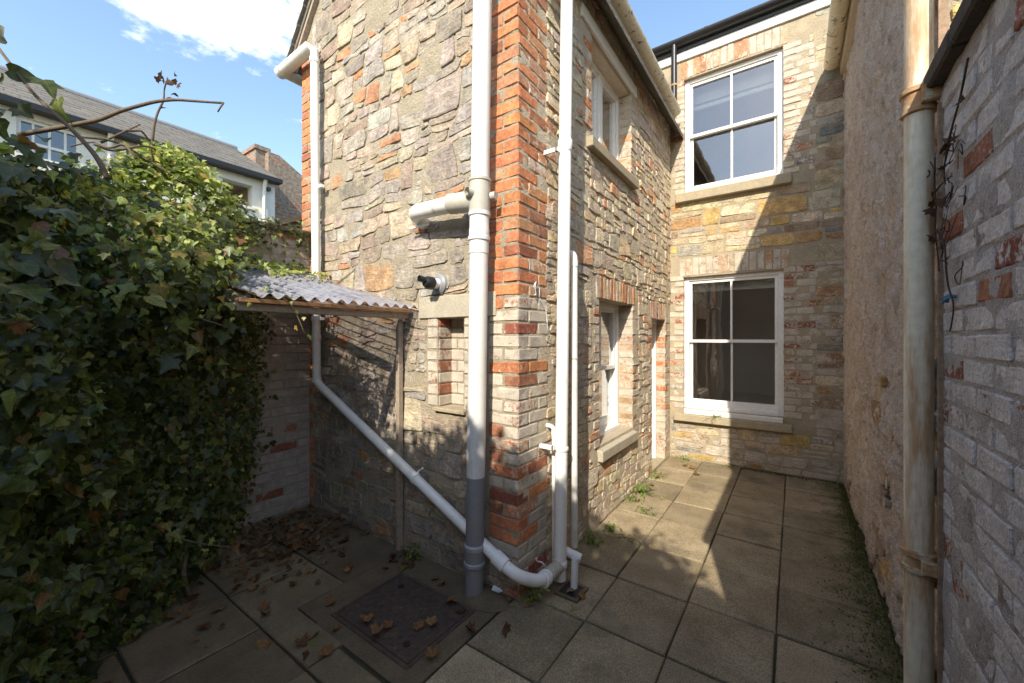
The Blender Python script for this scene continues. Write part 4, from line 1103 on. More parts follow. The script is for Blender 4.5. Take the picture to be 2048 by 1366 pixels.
DP = thing('gable_downpipe', 'white downpipe running down the gable edge then slanting across to the corner', 'pipe', (-3.31, 1.80, 0))
pth = fillet([(-3.335, 1.795, 3.95), (-3.30, 1.795, 1.12), (-1.245, 1.79, 0.195), (-1.172, 1.93, 0.115), (-1.172, 2.17, 0.105)], 0.07, 6)
MB().tube(pth, 0.0335, 20).build('pipe_section', M['pvc_white'], DP, smooth='auto')
for z in (3.86, 1.66, 1.50, 1.14):
    MB().tube([(-3.30 - (z - 1.12) * 0.0124, 1.795, z - 0.02), (-3.30 - (z - 1.12) * 0.0124, 1.795, z + 0.02)], 0.040, 20).build('collar', M['pvc_white'], DP, smooth='auto')
for z in (2.78, 1.66): MB().box(-3.32, -3.24, 1.80, 1.83, z - .012, z + .012).build('pipe_clip', M['pvc_white'], DP)
dv = (Vector((-1.245, 1.79, 0.195)) - Vector((-3.30, 1.795, 1.12))).normalized(); p0 = Vector((-3.30, 1.795, 1.12))
for t in (1.35,): MB().tube([p0 + dv * t, p0 + dv * (t + 0.02)], 0.040, 20).tube([p0 + dv * t + Vector((0, .03, .03)), p0 + dv * (t + .02) + Vector((0.04, 0.02, 0.075))], 0.007, 8).build('pipe_clip', M['pvc_white'], DP, smooth='auto')
MB().tube([p0 + dv * 2.10, p0 + dv * 2.18], 0.042, 20).build('socket', M['pvc_white'], DP, smooth='auto')
MB().tube([(-1.172, 1.955, 0.113), (-1.172, 1.97, 0.113)], 0.044, 20).tube([(-1.172, 1.985, 0.113), (-1.172, 1.995, 0.113)], 0.044, 20).build('collar', M['pvc_white'], DP, smooth='auto')

RP = thing('passage_downpipe', 'tall white downpipe on the passage side just past the brick corner', 'pipe', (-1.172, 2.17, 0))
ry = lambda z: 2.160 + 0.026 * z
qp = lambda z: (-1.172, ry(z), z)
MB().tube([qp(0.02), qp(4.22)], 0.039, 22).build('pipe_section', M['pvc_white'], RP, smooth='auto')
for za, zb in ((2.66, 2.74), (0.80, 0.83), (0.09, 0.135)):
    MB().tube([qp(za), qp(za + .006), qp(zb - .006), qp(zb)], [0.040, 0.045, 0.045, 0.040], 22).build('collar', M['pvc_white'], RP, smooth='auto')
for z in (2.66, 0.83): MB().box(RX - .01, -1.19, ry(z) - .075, ry(z) - .055, z - .012, z + .012).box(-1.20, -1.185, ry(z) - .075, ry(z), z - .012, z + .012).build('pipe_clip', M['pvc_white'], RP)
MB().tube([(-1.172, 2.02, 0.113), (-1.172, 2.165, 0.105)], 0.0385, 20).build('shoe_branch', M['pvc_joint'], RP, smooth='auto')

OP = thing('overflow_pipe', 'thin white overflow pipe squeezed behind the passage downpipe near the ground', 'pipe', (-1.235, 2.20, 0))
MB().tube(fillet([(RX - .02, 2.20, 0.94), (-1.235, 2.20, 0.94), (-1.235, 2.20, 0.06)], 0.035, 5), 0.0135, 14).build('pipe_section', M['pvc_white'], OP, smooth='auto')
MB().tube([(-1.235, 2.20, 0.885), (-1.235, 2.20, 0.915)], 0.0165, 14).build('collar', M['pvc_white'], OP, smooth='auto')

WP = thing('waste_pipe', 'slim dull white waste pipe bending out of the passage wall to a gully', 'pipe', (-1.165, 2.345, 0))
MB().tube(fillet([(RX - .02, 2.345, 2.055), (-1.165, 2.345, 2.055), (-1.165, 2.345, 0.14)], 0.05, 6), 0.0215, 18).build('pipe_section', M['pvc_light'], WP, smooth='auto')
MB().tube([(-1.165, 2.345, 1.96), (-1.165, 2.345, 2.00)], 0.025, 18).build('collar', M['pvc_light'], WP, smooth='auto')
MB().tube([(-1.165, 2.345, 1.36), (-1.165, 2.345, 1.37)], 0.0245, 18).build('pipe_clip', M['pvc_joint'], WP, smooth='auto')
MB().tube([(-1.20, 2.20, 0.185), (-1.06, 2.225, 0.15)], 0.028, 18).build('stub_branch', M['pvc_light'], WP, smooth='auto')
MB().tube([(-1.085, 2.195, 0.16), (-1.075, 2.16, 0.0)], 0.0215, 18).build('pipe_section', M['pvc_light'], WP, smooth='auto')
GU = thing('gully', 'small square drain gully with dead leaves under the waste pipe', 'drain', (-1.07, 2.12, 0))
gq = MB()
for (a, b, c, d2) in ((-1.15, -1.00, 2.045, 2.065), (-1.15, -1.00, 2.185, 2.205), (-1.15, -1.13, 2.065, 2.185), (-1.02, -1.00, 2.065, 2.185)): gq.box(a, b, c, d2, -0.03, 0.009)
gq.build('gully_rim', M['apron'], GU); MB().box(-1.13, -1.02, 2.065, 2.185, -0.03, 0.004).build('gully_hole', M['black'], GU)

CP = thing('cast_iron_downpipe', 'rust-streaked cream cast iron downpipe fixed to the wall on the right', 'pipe', (0.369, 2.03, 0))
cpz = lambda z: (0.369, 2.03, z)
MB().tube([cpz(0.0), cpz(4.3)], 0.0395, 26).build('pipe_section', M['cast_iron'], CP, smooth='auto')
for za, zb in ((2.305, 2.40), (0.655, 0.735)):
    MB().tube([cpz(za), cpz(za + .004), cpz(za + .02), cpz(za + .024), cpz(zb - .024), cpz(zb - .02), cpz(zb - .004), cpz(zb)],
              [0.040, 0.050, 0.050, 0.045, 0.045, 0.052, 0.052, 0.040], 26).box(0.365, 0.42, 1.955, 1.985, za + .02, zb - .02).build('socket', M['rust'], CP, smooth='auto')
MB().mbox(mW, 1.948, 1.962, 0.05, 2.30, -0.01, 0.014).mbox(mW, 1.948, 1.957, 2.43, 4.2, -0.01, 0.014).build('gap_strip', M['rust_shadow'], CP)  # strip added for the rusty, shadowed gap beside the pipe

BP = thing('black_downpipe', 'short black pipe joining the upper gutter to the end of the cream gutter', 'pipe', (-1.225, 5.2, 4.4))
MB().tube([(-1.215, 5.20, 4.36), (-1.215, 5.20, 5.12)], 0.034, 18).build('pipe_section', M['black'], BP, smooth='auto')
MB().tube([(-1.215, 5.20, 4.62), (-1.215, 5.20, 4.64)], 0.038, 18).box(-1.225, -1.205, 5.22, 5.305, 4.615, 4.645).build('pipe_clip', M['rust'], BP, smooth='auto')

WO = thing('waste_outlet', 'black rubber pipe stub on a white sleeve poking out of the gable', 'pipe outlet', (-1.90, 1.876, 1.85))
oc = Vector((-1.905, GY, 1.853)); od = Vector((-0.10, -1.0, 0.0)).normalized()
MB().tube([oc - od * .01, oc + od * 0.016, oc + od * 0.03], [0.068, 0.066, 0.05], 24).build('collar', M['lead'], WO, smooth='auto')
MB().tube([oc + od * 0.02, oc + od * 0.085], 0.034, 22).build('sleeve', M['pvc_white'], WO, smooth='auto')
e0 = oc + od * 0.07
MB().tube([e0, e0 + od * .045, e0 + od * .06], [0.040, 0.040, 0.028], 22).tube([e0 + od * .045 + Vector((-.0, 0, .012)), e0 + od * .098 + Vector((-.012, 0, .022))], 0.020, 18, cap=False).build('rubber_stub', M['black'], WO, smooth='auto')

# ================================================================== LEAN-TO
LT = thing('lean_to', 'small timber lean-to roofed with violet tinted corrugated plastic in the corner', 'shelter', (-2.9, 1.4, 0))
V = []; F = []; pitch = 0.076; y0, y1 = 0.83, GY - 0.012; nseg = 12; ncx = 10
ny = int((y1 - y0) / pitch * nseg)
for i in range(ny + 1):
    y = y0 + (y1 - y0) * i / ny; w = 0.0125 * math.cos(2 * math.pi * y / pitch)
    for j in range(ncx + 1):
        t = j / ncx; x = LX + 0.01 + (-2.118 - LX) * t; z = 2.075 + (1.705 - 2.075) * t + w - 0.02 * math.sin(math.pi * t)
        V.append((x, y, z))
for i in range(ny):
    for j in range(ncx): a = i * (ncx + 1) + j; F.append((a, a + 1, a + ncx + 2, a + ncx + 1))
mesh_obj('roof_sheet', V, F, M['sheet'], LT, smooth=True)
MB().box(-2.215, -2.165, 0.80, GY - 0.02, 1.672, 1.692).build('purlin', M['timber_sunlit'], LT, bevel=0.002)
MB().box(-2.25, -2.20, 0.80, GY - 0.02, 1.632, 1.670).build('beam', M['timber'], LT, bevel=0.003)
MB().box(-3.55, -3.50, 0.80, GY - 0.02, 1.985, 2.04).build('wall_plate', M['timber'], LT, bevel=0.003)
for yy in (0.86, 1.34):
    MB().add([(-3.50, yy - .02, 1.99), (-3.50, yy + .02, 1.99), (-2.26, yy + .02, 1.655), (-2.26, yy - .02, 1.655), (-3.50, yy - .02, 2.04), (-3.50, yy + .02, 2.04), (-2.26, yy + .02, 1.70), (-2.26, yy - .02, 1.70)],
             [(0, 1, 2, 3), (4, 7, 6, 5), (0, 4, 5, 1), (1, 5, 6, 2), (2, 6, 7, 3), (3, 7, 4, 0)]).build('rafter', M['timber'], LT)
MB().box(-2.294, -2.258, GY - 0.060, GY - 0.022, 0.0, 1.63).build('post', M['timber'], LT, bevel=0.003)

# ================================================================== MANHOLE
MH = thing('manhole_cover', 'rectangular dark iron manhole cover set in cement in front of the soil pipe', 'manhole cover', (-1.74, 1.43, 0))
fr = MB(); e = 0.022
fr.box(hx0, hx1, hy0, hy0 + e, -0.03, 0.002); fr.box(hx0, hx1, hy1 - e, hy1, -0.03, 0.002); fr.box(hx0, hx0 + e, hy0 + e, hy1 - e, -0.03, 0.002); fr.box(hx1 - e, hx1, hy0 + e, hy1 - e, -0.03, 0.002)
M['iron'] = plain('rusty_iron', (0.072, 0.050, 0.038), 0.6, 0.3, 25, 0.001, dirt=(0.11, 0.075, 0.05), dlo=0.5, dhi=0.7)
fr.build('frame', M['iron'], MH, bevel=0.002)
MB().box(hx0 + e + .004, hx1 - e - .004, hy0 + e + .004, hy1 - e - .004, -0.03, 0.0).build('plate', M['iron'], MH)
rb = MB(); st = 0.030; nx_ = int((hx1 - hx0 - 0.08) / st); ny_ = int((hy1 - hy0 - 0.08) / st)
for i in range(nx_):
    for j in range(ny_):
        cx_, cy_ = hx0 + 0.055 + i * st, hy0 + 0.055 + j * st; a = 0.785 if (i + j) % 2 else -0.785
        ca, sa = math.cos(a), math.sin(a); L_, W_ = 0.0125, 0.0028
        pts = [(cx_ + x * ca - y * sa, cy_ + x * sa + y * ca) for x, y in ((-L_, -W_), (L_, -W_), (L_, W_), (-L_, W_))]
        rb.add([(x, y, 0.0) for x, y in pts] + [(cx_ + (x - cx_) * .7, cy_ + (y - cy_) * .7, 0.0035) for x, y in pts], [(4, 5, 6, 7), (0, 1, 5, 4), (1, 2, 6, 5), (2, 3, 7, 6), (3, 0, 4, 7)])
rb.build('tread_ribs', M['iron'], MH)["kind"] = 'stuff'
for (kx, ky) in ((hx0 + 0.12, hy1 - 0.10), (hx1 - 0.12, hy0 + 0.10)): MB().tube([(kx, ky, 0.0), (kx, ky, 0.004)], 0.02, 12).build('key_hole', M['black'], MH)

# ================================================================== FAR BUILDINGS beyond the boundary wall
CO = thing('white_cottage', 'long white rendered cottage with a slate roof beyond the ivy wall', 'house', (-11.2, 1.5, 0))
CX = -10.0
mC = lambda u, z, d=0.0: (CX + d, u, z)
cw1 = (0.60, 1.30, 4.42, 5.01, 0.12); cw2 = (3.375, 3.954, 4.44, 4.93, 0.25)
wall_sheet('wall', CO, mC, -3.0, 4.43, -0.02, 5.22, [cw1, cw2], M['limewash'], 0.3, 0.004)
MB().box(-14.9, CX - .004, 4.42, 4.43, 0, 5.2).build('end_wall', M['limewash'], CO)
MB().add([(-15, 4.428, 5.2), (CX, 4.428, 5.2), (-12.5, 4.428, 6.62)], [(0, 1, 2)]).build('gable_peak', M['limewash'], CO)
rfc = MB().add([(CX + 0.18, -3.0, 5.17), (CX + 0.18, 4.52, 5.17), (-12.5, 4.52, 6.68), (-12.5, -3.0, 6.68), (-15.1, 4.52, 5.17), (-15.1, -3.0, 5.17)], [(0, 1, 2, 3), (3, 2, 4, 5)]).build('roof', M['slate'], CO)
rs = random.Random(3)
sv = Vector((-2.68, 0, 1.51)); 
for row in range(11):
    t = row / 11.0; o0 = Vector((CX + 0.18, 0, 5.17)) + sv * t; o1 = o0 + sv * (1.25 / 11.0)
    sb = MB(); y = -1.0 - (0.15 if row % 2 else 0)
    while y < 4.5:
        a, b = max(y, -1.0) + .006, min(y + 0.30, 4.52) - .006; h = rs.uniform(0.010, 0.018)
        up = Vector((0, 0, 1))
        sb.add([(o0.x, a, o0.z + h), (o0.x, b, o0.z + h), (o1.x, b, o1.z + 0.004), (o1.x, a, o1.z + 0.004), (o0.x, a, o0.z + .001), (o0.x, b, o0.z + .001)], [(0, 1, 2, 3), (0, 4, 5, 1)])
        y += 0.30
    sb.build('slate_course', M['slate'], rfc)["kind"] = 'stuff'
MB().box(CX + 0.02, CX + 0.24, -3, 4.5, 5.10, 5.19).build('gutter', M['black'], CO)
MB().tube([(-12.5, -3.0, 6.69), (-12.5, 4.55, 6.69)], 0.07, 10).build('ridge', M['lead'], CO)
w = MB()
for (a, b) in ((cw1[0], cw1[0] + 0.05), (cw1[1] - 0.05, cw1[1])): w.mbox(mC, a, b, cw1[2], cw1[3], -0.11, -0.05)
w.mbox(mC, cw1[0] + .05, cw1[1] - .05, cw1[3] - 0.05, cw1[3], -0.11, -0.05); w.mbox(mC, cw1[0] + .05, cw1[1] - .05, 4.62, 4.66, -0.11, -0.05)
for q in (1, 2, 3):
    uc = cw1[0] + (cw1[1] - cw1[0]) * q / 4; w.mbox(mC, uc - .014, uc + .014, cw1[2], cw1[3] - .05, -0.11, -0.055)
wc_ = w.build('window', M['white_paint'], CO)
for q in range(4):
    a = cw1[0] + (cw1[1] - cw1[0]) * q / 4; b = a + (cw1[1] - cw1[0]) / 4
    MB().add([mC(a, cw1[2], -.09), mC(b, cw1[2], -.09), mC(b, cw1[3], -.09), mC(a, cw1[3], -.09)], [(0, 1, 2, 3)]).build('pane', M['glass'], wc_)
room(CO, mC, 0.4, 1.5, 4.2, 5.1, -0.13, -1.2, M['lead']); room(CO, mC, 3.3, 4.05, 4.3, 5.05, -0.25, -1.2, M['interior'])
MB().mbox(mC, cw2[0] - .04, cw2[1] + .06, cw2[2] - .06, cw2[2] - .005, -.2, .06).build('sill', M['limewash'], CO)
for yy in (1.645, 4.17):
    MB().tube([(CX + 0.15, yy, 5.12), (CX + 0.07, yy, 4.95), (CX + 0.07, yy, 0.0)], 0.042, 10).build('downpipe', M['pvc_white'], CO, smooth='auto')
MB().box(CX, CX + 0.10, 4.24, 4.30, 4.90, 4.98).build('lamp', M['dark_metal'], CO)

BB = thing('brick_house', 'weathered red brick house with a stepped parapet and chimney behind the cottage', 'house', (-12, 6, 0))
def far_brick():
    m, n, l, b = nt('far_brick')
    n1 = noise_node(n, l, 1.1, 6, 0.65)
    sp_ = n.new('ShaderNodeSeparateXYZ'); l.new(n['GEO'].outputs['Position'], sp_.inputs[0]); cb = n.new('ShaderNodeCombineXYZ')
    l.new(math_n(n, l, 'ADD', sp_.outputs[0], sp_.outputs[1]), cb.inputs[0]); l.new(sp_.outputs[2], cb.inputs[1])
    bt = n.new('ShaderNodeTexBrick'); l.new(cb.outputs[0], bt.inputs['Vector'])
    for k_, v_ in (('Scale', 1.0), ('Brick Width', 0.24), ('Row Height', 0.09), ('Mortar Size', 0.012), ('Bias', 0.0)): bt.inputs[k_].default_value = v_
    bt.inputs['Color1'].default_value = (0.34, 0.14, 0.085, 1); bt.inputs['Color2'].default_value = (0.24, 0.19, 0.145, 1); bt.inputs['Mortar'].default_value = (0.27, 0.24, 0.20, 1)
    c = mixc(n, l, mapr(n, l, n1, 0.42, 0.6, 0, 0.75), bt.outputs['Color'], (0.22, 0.19, 0.15))
    c = mixc(n, l, 1.0, c, scalar_col(n, l, mapr(n, l, noise_node(n, l, 14, 5), 0.3, 0.7, 0.6, 1.4, False)), 'MULTIPLY')
    l.new(c, b.inputs['Base Color']); b.inputs['Roughness'].default_value = 0.95
    bump(n, l, b, bt.outputs['Fac'], -0.8, 0.02)
    return m
M['far_brick'] = far_brick()
MB().add([(-11, 4.72, 0), (-11, 9.0, 0), (-11, 9.0, 5.2), (-11, 5.55, 5.95), (-11, 4.98, 6.27), (-11, 4.72, 6.27), (-14, 4.72, 0), (-14, 9, 0), (-14, 9, 5.2), (-14, 5.55, 5.95), (-14, 4.98, 6.27), (-14, 4.72, 6.27)],
         [(0, 1, 2, 3, 4, 5), (6, 11, 10, 9, 8, 7), (0, 5, 11, 6), (5, 4, 10, 11), (4, 3, 9, 10), (3, 2, 8, 9)]).build('wall', M['far_brick'], BB)
MB().box(-11.9, -11.2, 4.50, 4.80, 5.6, 6.32).box(-11.95, -11.15, 4.46, 4.84, 6.32, 6.42).build('chimney', M['far_brick'], BB)
MB().tube([(-11.5, 4.65, 6.42), (-11.5, 4.65, 6.55)], 0.07, 10).build('chimney_pot', M['far_brick'], BB)
OH = thing('brick_outhouse', 'low brick outhouse wall with a sloping coping between cottage and gable', 'wall', (-6.3, 3.4, 0))
MB().add([(-6, 2.55, 0), (-6, 4.5, 0), (-6, 4.5, 3.95), (-6, 2.55, 3.02), (-6.6, 2.55, 0), (-6.6, 4.5, 0), (-6.6, 4.5, 3.95), (-6.6, 2.55, 3.02)], [(0, 1, 2, 3), (4, 7, 6, 5), (0, 3, 7, 4), (1, 5, 6, 2), (3, 2, 6, 7)]).build('wall', M['far_brick'], OH)
MB().add([(-5.95, 2.5, 3.0), (-5.95, 4.5, 3.955), (-6.65, 4.5, 3.955), (-6.65, 2.5, 3.0), (-5.95, 2.5, 3.06), (-5.95, 4.5, 4.01), (-6.65, 4.5, 4.01), (-6.65, 2.5, 3.06)], [(0, 3, 2, 1), (4, 5, 6, 7), (0, 1, 5, 4), (2, 3, 7, 6), (3, 0, 4, 7)]).build('coping', M['apron'], OH)

# ================================================================== LEAVES AND PLANTS
LP = [(0, 0.02), (0.16, -0.10), (0.40, -0.06), (0.36, 0.14), (0.60, 0.40), (0.27, 0.50), (0.14, 0.78), (0, 1.0), (-0.14, 0.78), (-0.27, 0.50), (-0.60, 0.40), (-0.36, 0.14), (-0.40, -0.06), (-0.16, -0.10)]
def leaf_geo(pts, fold=0.22, droop=0.25, mid=0.32):
    P = np.array([(x, y, abs(x) * fold - droop * max(y, 0) ** 2 * 0.5) for x, y in pts] + [(0, mid, -0.02)])
    n = len(pts); T = np.array([(i, (i + 1) % n, n) for i in range(n)])
    return P, T
IVY = leaf_geo(LP)
IVY3 = leaf_geo([(0, 0.02), (0.20, -0.06), (0.42, 0.10), (0.40, 0.26), (0.22, 0.48), (0.10, 0.80), (0.02, 1.0), (-0.12, 0.76), (-0.20, 0.46), (-0.44, 0.24), (-0.38, 0.06), (-0.18, -0.08)], 0.35, 0.7)
IVYH = leaf_geo([(0, 0.06), (0.18, -0.04), (0.36, 0.10), (0.38, 0.32), (0.26, 0.60), (0.08, 0.88), (0, 1.0), (-0.10, 0.86), (-0.30, 0.56), (-0.36, 0.28), (-0.32, 0.06), (-0.16, -0.05)], 0.15, -0.3)
OVAL = leaf_geo([(0, 0), (0.16, 0.2), (0.24, 0.45), (0.17, 0.75), (0, 1), (-0.17, 0.75), (-0.24, 0.45), (-0.16, 0.2)], 0.3, 0.4, 0.45)
MAPLE = leaf_geo([(0, 0), (0.22, -0.08), (0.34, 0.12), (0.60, 0.18), (0.46, 0.40), (0.52, 0.66), (0.24, 0.62), (0.16, 0.88), (0, 1.0), (-0.2, 0.82), (-0.26, 0.60), (-0.55, 0.60), (-0.44, 0.36), (-0.58, 0.14), (-0.3, 0.08)], 0.25, 0.5, 0.4)
BLADE = (np.array([(-0.04, 0, 0), (0.04, 0, 0), (0.03, 0.5, -0.02), (0, 1.0, -0.12)]), np.array([(0, 1, 2), (0, 2, 3)]))

def frames(N, T):
    N = N / np.linalg.norm(N, axis=1, keepdims=True)
    T = T - N * (N * T).sum(1, keepdims=True); T = T / (np.linalg.norm(T, axis=1, keepdims=True) + 1e-9)
    return np.stack([np.cross(T, N), T, N], axis=1)          # rows: x, y, z axes

def leaf_cloud(name, geo, pos, nor, tip, size, mat, parent=None, loc=None):
    P, T = geo; n = len(pos); F = frames(nor, tip)
    V = (pos[:, None, :] + size[:, None, None] * np.einsum('vk,nkc->nvc', P, F)).reshape(-1, 3)
    if loc is not None: V = V - np.array(loc)
    tri = (T[None] + (np.arange(n) * len(P))[:, None, None]).reshape(-1)
    me = bpy.data.meshes.new(name); me.vertices.add(len(V)); me.vertices.foreach_set('co', V.astype(np.float32).ravel())
    nt_ = n * len(T); me.loops.add(nt_ * 3); me.loops.foreach_set('vertex_index', tri.astype(np.int32))
    me.polygons.add(nt_); me.polygons.foreach_set('loop_start', (np.arange(nt_) * 3).astype(np.int32))
    me.update(calc_edges=True)
    uv = me.uv_layers.new(name='uv'); U_ = np.tile(P[:, :2], (n, 1))[tri]; uv.data.foreach_set('uv', U_.astype(np.float32).ravel())
    me.polygons.foreach_set('use_smooth', [True] * nt_)
    me.materials.append(mat)
    o = bpy.data.objects.new(name, me); COL.objects.link(o)
    if parent: attach(o, parent)
    return o

def single_leaf_mesh(name, geo, mat, curl=0.0, seed=0):
    P, T = geo; r = np.random.RandomState(seed); Q = P.copy(); Q[:, 2] += r.uniform(-0.05, 0.05, len(Q)) + curl * (Q[:, 0] ** 2 + (Q[:, 1] - .4) ** 2)
    me = bpy.data.meshes.new(name); me.from_pydata([tuple(v) for v in Q], [], [tuple(int(i) for i in t) for t in T])
    uv = me.uv_layers.new(name='uv'); uv.data.foreach_set('uv', P[T.ravel(), :2].astype(np.float32).ravel()); me.materials.append(mat)
    me.polygons.foreach_set('use_smooth', [True] * len(T))
    return me

nr = np.random.RandomState(11)
# ---------------- ivy over the boundary wall
IV = thing('ivy', 'dense dark green ivy smothering the left boundary wall, sunlit along its top', 'ivy', (-3.2, 0.4, 0))
def ivy_thick(y, z):
    base = np.interp(y, [-0.6, -0.1, 0.25, 0.6, 0.95, 1.2, 1.42, 1.6], [1.55, 1.45, 1.18, 0.86, 0.62, 0.44, 0.20, 0.05])
    prof = np.interp(z, [0, 0.25, 0.7, 1.2, 1.8, 2.3, 2.6, 2.8], [0.92, 0.98, 1.0, 1.0, 0.92, 0.72, 0.45, 0.2])
    lump = 1 + 0.30 * np.array([mnoise.noise(Vector((a * 2.6, b * 2.6, 5.0))) for a, b in zip(y, z)]) + 0.16 * np.array([mnoise.noise(Vector((a * 7, b * 7, 2.0))) for a, b in zip(y, z)])
    return base * prof * lump
def ivy_top(y):
    return np.interp(y, [-0.6, 0.0, 0.28, 0.45, 0.65, 0.85, 1.05, 1.2, 1.5], [2.26, 2.26, 2.26, 2.42, 2.60, 2.72, 2.60, 2.50, 2.44])
def ivy_points(n, seed):
    r = np.random.RandomState(seed)
    y = r.uniform(-0.55, 1.55, n); z = r.uniform(0.0, 1.0, n) ** 0.9 * (ivy_top(y) + r.normal(0, 0.05, n))
    lowcut = np.interp(y, [0.2, 0.9, 1.2, 1.6], [0.0, 0.10, 0.45, 1.1])
    keep = (z > lowcut * r.uniform(0.4, 1.0, n)); y, z = y[keep], z[keep]
    th = ivy_thick(y, z); dep = r.exponential(0.055, len(y)) + r.normal(0, 0.02, len(y))
    x = LX + np.maximum(0.02, th - dep)
    ok = ~((y > 1.15) & (r.uniform(0, 1, len(y)) < np.interp(y, [1.15, 1.45], [0.25, 0.97])))
    # keep clear of the lean-to sheet
    return np.stack([x, y, z], 1)[ok]
def ivy_orient(p, r):
    n = len(p)
    up = np.interp(p[:, 2], [0, 1.8, 2.5], [0.15, 0.35, 1.0])
    N = np.stack([np.full(n, 1.0), np.full(n, -0.25), up], 1) + r.normal(0, 0.55, (n, 3))
    T = np.stack([np.full(n, 0.35), np.zeros(n), np.full(n, -1.0)], 1) + r.normal(0, 0.45, (n, 3))
    return N, T
pts = ivy_points(30000, 3)
cl = np.concatenate([nr.normal(0, 1, (1700, 3)) * [0.17, 0.10, 0.17] + [-2.52, 0.60, 1.78], nr.normal(0, 1, (800, 3)) * [0.22, 0.08, 0.09] + [-2.75, 0.80, 1.93]])
pts = np.concatenate([pts, cl]); N_, T_ = ivy_orient(pts, nr)
sz = nr.lognormal(math.log(0.040), 0.32, len(pts)).clip(0.016, 0.085) * np.interp(pts[:, 1], [-0.5, 0.5, 1.2], [1.2, 1.0, 0.85])
young_lit = nr.uniform(0, 1, len(pts)) < np.interp(pts[:, 2], [1.5, 1.9, 2.2], [0.02, 0.35, 0.8]) * np.interp(pts[:, 1], [0.1, 0.45], [0.15, 1.0])  # more pale leaves where sun strikes the top, brightness put into their colour
gsel = nr.randint(0, 3, len(pts))
for gi, gg in enumerate((IVY, IVY3, IVYH)):
    for msk, nm, mt_ in ((~young_lit, 'foliage', 'ivy'), (young_lit, 'young_foliage', 'ivy_young_lit')):
        k_ = msk & (gsel == gi)
        leaf_cloud(nm, gg, pts[k_], N_[k_], T_[k_], sz[k_] * (0.8 if nm[0] == 'y' else 1.0), M[mt_], IV)["kind"] = 'stuff'
# crest of pale leaves in the sunlit leaf colour
n = 900; y = np.clip(nr.normal(0.86, 0.14, n), 0.5, 1.25); z = ivy_top(y) + nr.uniform(-0.22, 0.06, n); x = LX + ivy_thick(y, z) * nr.uniform(0.4, 1.1, n) + 0.05
cp = np.stack([x, y, z], 1); Nc, Tc = ivy_orient(cp, nr)
leaf_cloud('crest_foliage', OVAL, cp, Nc + nr.normal(0, .4, (n, 3)), Tc * -0.4 + nr.normal(0, .5, (n, 3)), nr.uniform(0.035, 0.065, n), M['ivy_young_lit'], IV)["kind"] = 'stuff'
# ivy trailing along the wall top towards the house, and over the lean-to
n = 520; y = nr.uniform(1.05, 1.86, n); onface = nr.uniform(0, 1, n) < 0.55
x = np.where(onface, LX + nr.uniform(0.01, 0.07, n), LX + nr.uniform(-0.22, 0.06, n)); z = np.where(onface, 2.44 - nr.exponential(0.13, n), 2.46 + nr.exponential(0.02, n))
kp = nr.uniform(0, 1, n) < np.interp(y, [1.05, 1.5, 1.86], [1, 0.75, 0.55]); tp = np.stack([x, y, np.maximum(z, 2.06)], 1)[kp]
Nt, Tt = ivy_orient(tp, nr)
leaf_cloud('trailing_foliage', IVY, tp, Nt, Tt, nr.uniform(0.02, 0.045, len(tp)), M['ivy'], IV)["kind"] = 'stuff'
n = 170; t = nr.uniform(0, 1, n) ** 1.5; y = nr.uniform(1.2, 1.82, n); rp = np.stack([LX + 0.02 + t * 0.55, y, 2.09 - t * 0.14 + nr.uniform(0, 0.05, n)], 1)
leaf_cloud('roof_foliage', IVY, rp, np.array([[0.4, -.2, 1]]) + nr.normal(0, .4, (n, 3)), np.array([[1, 0, -.3]]) + nr.normal(0, .6, (n, 3)), nr.uniform(0.025, 0.05, n), M['ivy_young_lit'], IV)["kind"] = 'stuff'
# largest, nearest leaves as single objects
lm = [single_leaf_mesh('leaf', (IVY, IVY3, IVYH, IVY, IVY3)[i], M['ivy'], c, i) for i, c in enumerate((0.1, -0.5, 0.25, -0.35, 0.4))]
def put_leaf(me, p, nrm, tip, s, parent, name='leaf'):
    F = frames(np.array([nrm], float), np.array([tip], float))[0] * s
    o = bpy.data.objects.new(name, me); COL.objects.link(o); attach(o, parent)
    o.matrix_basis = Matrix(((F[0][0], F[1][0], F[2][0], p[0]), (F[0][1], F[1][1], F[2][1], p[1]), (F[0][2], F[1][2], F[2][2], p[2]), (0, 0, 0, 1)))
    return o
cnt = 0; tries = 0
while cnt < 235 and tries < 9000:
    tries += 1
    y = nr.uniform(-0.1, 1.2); z = nr.uniform(0.15, 2.45)
    if z < np.interp(y, [0.2, 0.9, 1.2], [0.1, 0.4, 0.6]): continue
    th = float(ivy_thick(np.array([y]), np.array([z]))[0]); p = (LX + th + nr.uniform(0.0, 0.05), y, z)
    d = -p[0] * SS + p[1] * CS; X = (p[0] * CS + p[1] * SS) / d
    if d < 0.6 or abs(X) > 1.35: continue
    Nn = np.array([0.8, -0.45, 0.45]) + nr.normal(0, 0.35, 3); Tn = np.array([0.3, 0, -1]) + nr.normal(0, 0.4, 3)
    put_leaf(lm[nr.randint(5)], p, Nn, Tn, nr.uniform(0.038, 0.075) * np.interp(y, [0, 0.9], [1.2, 0.85]), IV); cnt += 1
# near clump hanging in at the left edge of the view
for i in range(40):
    p = (-1.93 + nr.normal(0, 0.08), 0.13 + nr.normal(0, 0.04), 1.66 + nr.normal(0, 0.2))
    put_leaf(lm[nr.randint(5)], p, np.array([0.8, -0.2, 0.5]) + nr.normal(0, .35, 3), np.array([.2, .2, -1]) + nr.normal(0, .4, 3), nr.uniform(0.045, 0.085), IV)
